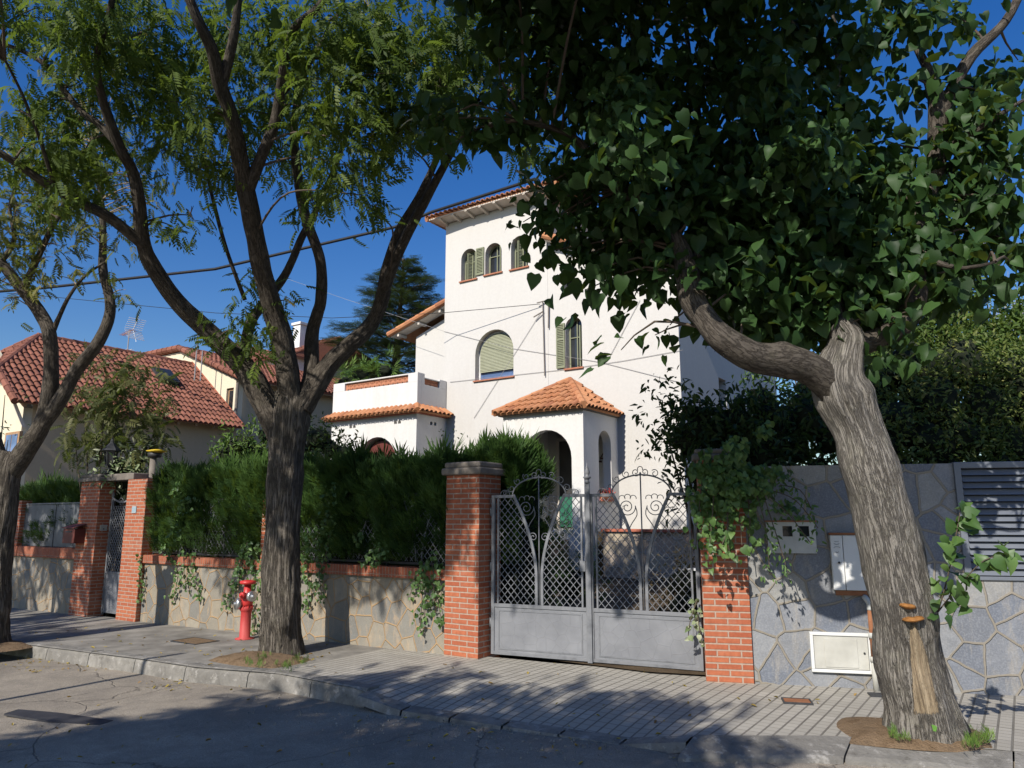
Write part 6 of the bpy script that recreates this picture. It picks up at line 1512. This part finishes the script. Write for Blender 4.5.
# ornaments seen over the far pillars
lp = at_y(103, 482, 14.1)
t = thing('garden_lantern', 'dark iron lantern on top of the shaded pillar', 'lantern', A(-8.95, .16, 2.47), ANG)
m = MB(); m.lathe([(.10, 0), (.10, .03), (.03, .05), (.03, .16)], (0, 0, 0), 10); m.build('foot', 'dark_iron', t, True)
m = MB()
for k in range(6): a = k * math.pi / 3; m.bar((.08 * math.cos(a), .08 * math.sin(a), .16), (.12 * math.cos(a), .12 * math.sin(a), .44), .014)
m.lathe([(.09, .155), (.09, .17)], (0, 0, 0), 6); m.build('cage', 'dark_iron', t)
m = MB(); m.lathe([(.072, .172), (.108, .43)], (0, 0, 0), 6); m.build('glass', 'dark_glass', t)
m = MB(); m.lathe([(.17, .44), (.15, .47), (.05, .58), (.03, .60), (.03, .63), (.008, .70)], (0, 0, 0), 6); m.build('hood', 'dark_iron', t)
q = at_y(154, 452, 14.0)
t = thing('garden_light', 'garden lamp post with flat yellow top above the hedge', 'lamp', Vector((q.x, q.y, -.1)), 0)
m = MB(); m.tube([(0, 0, 0), (0, 0, q.z + .0)], .06, 10); m.build('post', 'cap_stone', t, True)
m = MB(); m.lathe([(.05, 0), (.12, .01), (.19, .04), (.05, .07)], (.05, 0, q.z + .08), 14); m.build('top', 'yellow_plastic', t, True)
m = MB(); m.lathe([(.11, 0), (.13, .08)], (.02, 0, q.z + .0), 12); m.build('head', 'dark_iron', t, True)

# evergreens behind the slate wall
shrub('hedge', 'tall dark privet hedge above the slate wall and louvre', [pb(*q) for q in ((890, 425, 8.8, .55), (930, 410, 9, .7), (985, 415, 9, .65), (1035, 410, 9, .8), (910, 370, 9.2, .6), (960, 365, 9.3, .6), (1015, 380, 9.1, .55), (870, 385, 9.2, .45), (960, 440, 8.7, .5), (1010, 445, 8.6, .45), (880, 450, 8.6, .4), (930, 445, 8.6, .45), (900, 475, 8.5, .4), (950, 475, 8.5, .4), (1000, 475, 8.4, .4), (860, 475, 8.5, .4), (1045, 470, 8.4, .45), (820, 475, 8.5, .35))], T_OVAL, .075, 'privet_leaf', 270, 'hedge', ck=.5, per=13, clump=.08, base=Vector((5.0, 9, .2)))
shrub('shrub', 'leafy lit shrub behind the ivy and the leaning trunk', [pb(*q) for q in ((800, 420, 10, .7), (840, 430, 10, .6), (770, 430, 10, .5), (815, 385, 10.5, .6), (850, 385, 10.5, .5), (760, 400, 10.2, .4), (790, 350, 11, .5))], T_OVAL, .09, 'bright_shrub_leaf', 150, per=9, base=Vector((4.2, 10, .3)))
def back_tree(name, label, blobs, base, mat, size, dens, tmpl=T_OVAL, per=10, clump=.14):
    t = thing(name, label, 'tree', base, 0); m = MB(); top = max(c[2] for c, r in blobs)
    p, q = spline([(0, 0, -.3, .2), (.1, 0, (top - base.z) * .5, .14), (0, .1, top - base.z - .2, .04)], .25); m.tube(p, q, 10)
    for c, r in blobs:
        c = Vector(c) - base; p, q = spline([(0, 0, c.z * .6, .07), (c.x * .5, c.y * .5, c.z * .85, .05), (*c, .02)], .25); m.tube(p, q, 6)
    m.build('trunk', 'limb_bark', t, True)
    leafcloud('crown', [(tuple(Vector(c) - base), r) for c, r in blobs], tmpl, size, mat, t, dens, down=.2, clump=clump, per=per)
back_tree('tree', 'tall bright green tree seen between the mulberry branches at the right', [pb(*q) for q in ((935, 250, 14, .65), (950, 235, 14, .4), (925, 290, 14, .8), (955, 300, 14, .7), (905, 330, 14, .9), (940, 340, 14, .8), (975, 350, 14, .7), (930, 225, 14, .3), (870, 350, 14, .8), (890, 370, 13.5, .8))], Vector((8.0, 14, .3)), 'tree_leaf', .13, 190, T_OVAL, 12)
back_tree('tree', 'lower rounded green tree at the right edge behind the hedge', [pb(*q) for q in ((1000, 355, 13, .6), (1030, 345, 13, .8), (985, 375, 12.6, .6), (1060, 330, 13, .9), (1020, 385, 12.4, .6), (1000, 340, 13, .5), (1045, 315, 13, .6), (970, 340, 13, .5))], Vector((8.8, 13, .3)), 'tree_leaf', .12, 200, T_OVAL, 12)
t = thing('bare_tree', 'greyish leafless twiggy tree in the sky gap at the right edge', 'tree', Vector((12.2, 18, .4)), 0)
m = MB(); o_ = Vector((12.2, 18, .4)); m.tube([(0, 0, -.3), (.1, 0, 3.0)], [.12, .06], 8)
for k in range(60):
    e = at_y(random.gauss(1005, 16), random.gauss(305, 18), 18 + random.uniform(-.6, .6)) - o_
    p, q = spline([(.1, 0, 3.0 - random.random() * .8, .02), (e.x * .5 + random.uniform(-.2, .2), e.y * .5, e.z * .75, .013), (*e, .005)], .3); m.tube(p, q, 4, False)
m.build('trunk', 'cable_grey', t, True)

# cedar far behind the terrace
ct = at_y(404, 258, 34); cb = Vector((at_y(392, 400, 34).x, 34, .5)); H_ = ct.z - cb.z
t = thing('cedar_tree', 'dark layered cedar standing behind the terrace of the villa', 'tree', cb, 0)
m = MB(); m.tube([(0, 0, -.5), (.05, 0, H_ * .5), (ct.x - cb.x, 0, H_)], [.32, .24, .03], 12); P = []; Fd = []; br = MB()
for k in range(120):
    z = H_ * (.30 + .70 * (k / 120) ** .9); a = k * 2.399; L = 5.0 * (1 - ((z / H_ - .3) / .7)) ** .75 * random.uniform(.55, 1.12) + .25
    x0 = (ct.x - cb.x) * max(0, (z / H_ - .5) * 2)
    e = Vector((x0 + L * math.cos(a), L * math.sin(a), z + L * random.uniform(-.12, .16)))
    br.tube([(x0, 0, z - .1), ((x0 + e.x) / 2, e.y / 2, (z + e.z) / 2 + .1), tuple(e)], [.05, .035, .012], 5, False)
    nn_ = int(75 * L)
    for i in range(nn_):
        q = random.uniform(.22, 1.05); side = random.gauss(0, .16 * L + .1) * (1.15 - .6 * q)
        P.append((x0 + L * q * math.cos(a) - side * math.sin(a), L * q * math.sin(a) + side * math.cos(a), z + (e.z - z) * q + .1 + random.gauss(0, .06)))
        Fd.append((math.cos(a) - .6 * np.sign(side) * math.sin(a), math.sin(a) + .6 * np.sign(side) * math.cos(a), random.uniform(-.25, .15)))
m.build('trunk', 'limb_bark', t, True); br.build('branches', 'twig_bark', t, True)
P = np.array(P); Fd = np.array(Fd)
scatter('crown', T_TUFT, P, Fd, rnd_dir(len(P)) * .35 + [0, 0, 1], .42 * RNG.uniform(.7, 1.2, len(P)), 'cedar_needle', t)

# ================================================================== litter
def litter(name, spots, size, mat, tmpl, label):
    P = []
    for u0, u1, v0, v1, n, on in spots:
        for _ in range(n):
            u, v = random.uniform(u0, u1), random.uniform(v0, v1); p = ground(u, v); s = SA(p); y = YA(p)
            if y > kerb_y(s): z = gz(s) + .012 - drive(s) * .095 * max(0, 1 - (y - kerb_y(s)) / (wall_y(s) - kerb_y(s)) / .45) ** 1.3
            else: z = None
            if z is None: p = ground(u, v, road_off(s) + .012); z = p.z
            P.append((p.x, p.y, z + .004))
    P = np.array(P); n = len(P); d = rnd_dir(n); d[:, 2] *= .15
    o = scatter(name, tmpl, P, d, rnd_dir(n) * .3 + [0, 0, 1], size * RNG.uniform(.5, 1.3, n), mat); tag(o, label, 'litter', None, 'stuff')
litter('fallen_leaves', [(20, 330, 628, 660, 90, 1), (0, 140, 655, 672, 110, 0), (140, 300, 676, 690, 60, 0), (200, 320, 648, 668, 40, 1), (330, 860, 662, 730, 34, 1), (0, 700, 690, 766, 90, 0), (870, 980, 722, 750, 14, 1)], .05, 'dry_leaf', T_OVAL, 'small yellow fallen leaves on pavement and road')
# grit washed onto the road along the drive
mb = MB()
for _ in range(900):
    u = random.gauss(520, 120); v = random.gauss(728, 12) + (u - 520) * .06
    p = ground(u, v); s = SA(p)
    if YA(p) > kerb_y(s) - .05: continue
    p = ground(u, v, road_off(s) + .01); r_ = random.uniform(.004, .014) * (1.6 if random.random() < .05 else 1)
    o = len(mb.v); a = random.random() * 6
    mb.add([(p.x + r_ * math.cos(a + k * 2.1), p.y + r_ * math.sin(a + k * 2.1), p.z - .004) for k in range(3)] + [(p.x, p.y, p.z + r_ * .8)], [(0, 1, 3), (1, 2, 3), (2, 0, 3)])
o = mb.build('gravel', 'concrete', None); tag(o, 'loose pale grit on the road along the driveway', 'gravel', None, 'stuff')
# grass tufts at tree feet
P = np.array([tuple(ground(u + random.gauss(0, 5), v + random.gauss(0, 2.5), .03)) for u, v in ((975, 745), (965, 738), (985, 740), (262, 662), (285, 668), (300, 662), (250, 665), (900, 738)) for _ in range(22)])
n = len(P); o = scatter('grass', T_FROND, P, rnd_dir(n) * .5 + [0, 0, 1], rnd_dir(n), .09 * RNG.uniform(.5, 1.4, n), 'bright_shrub_leaf'); tag(o, 'sparse grass tufts at the feet of the street trees', 'grass', None, 'stuff')
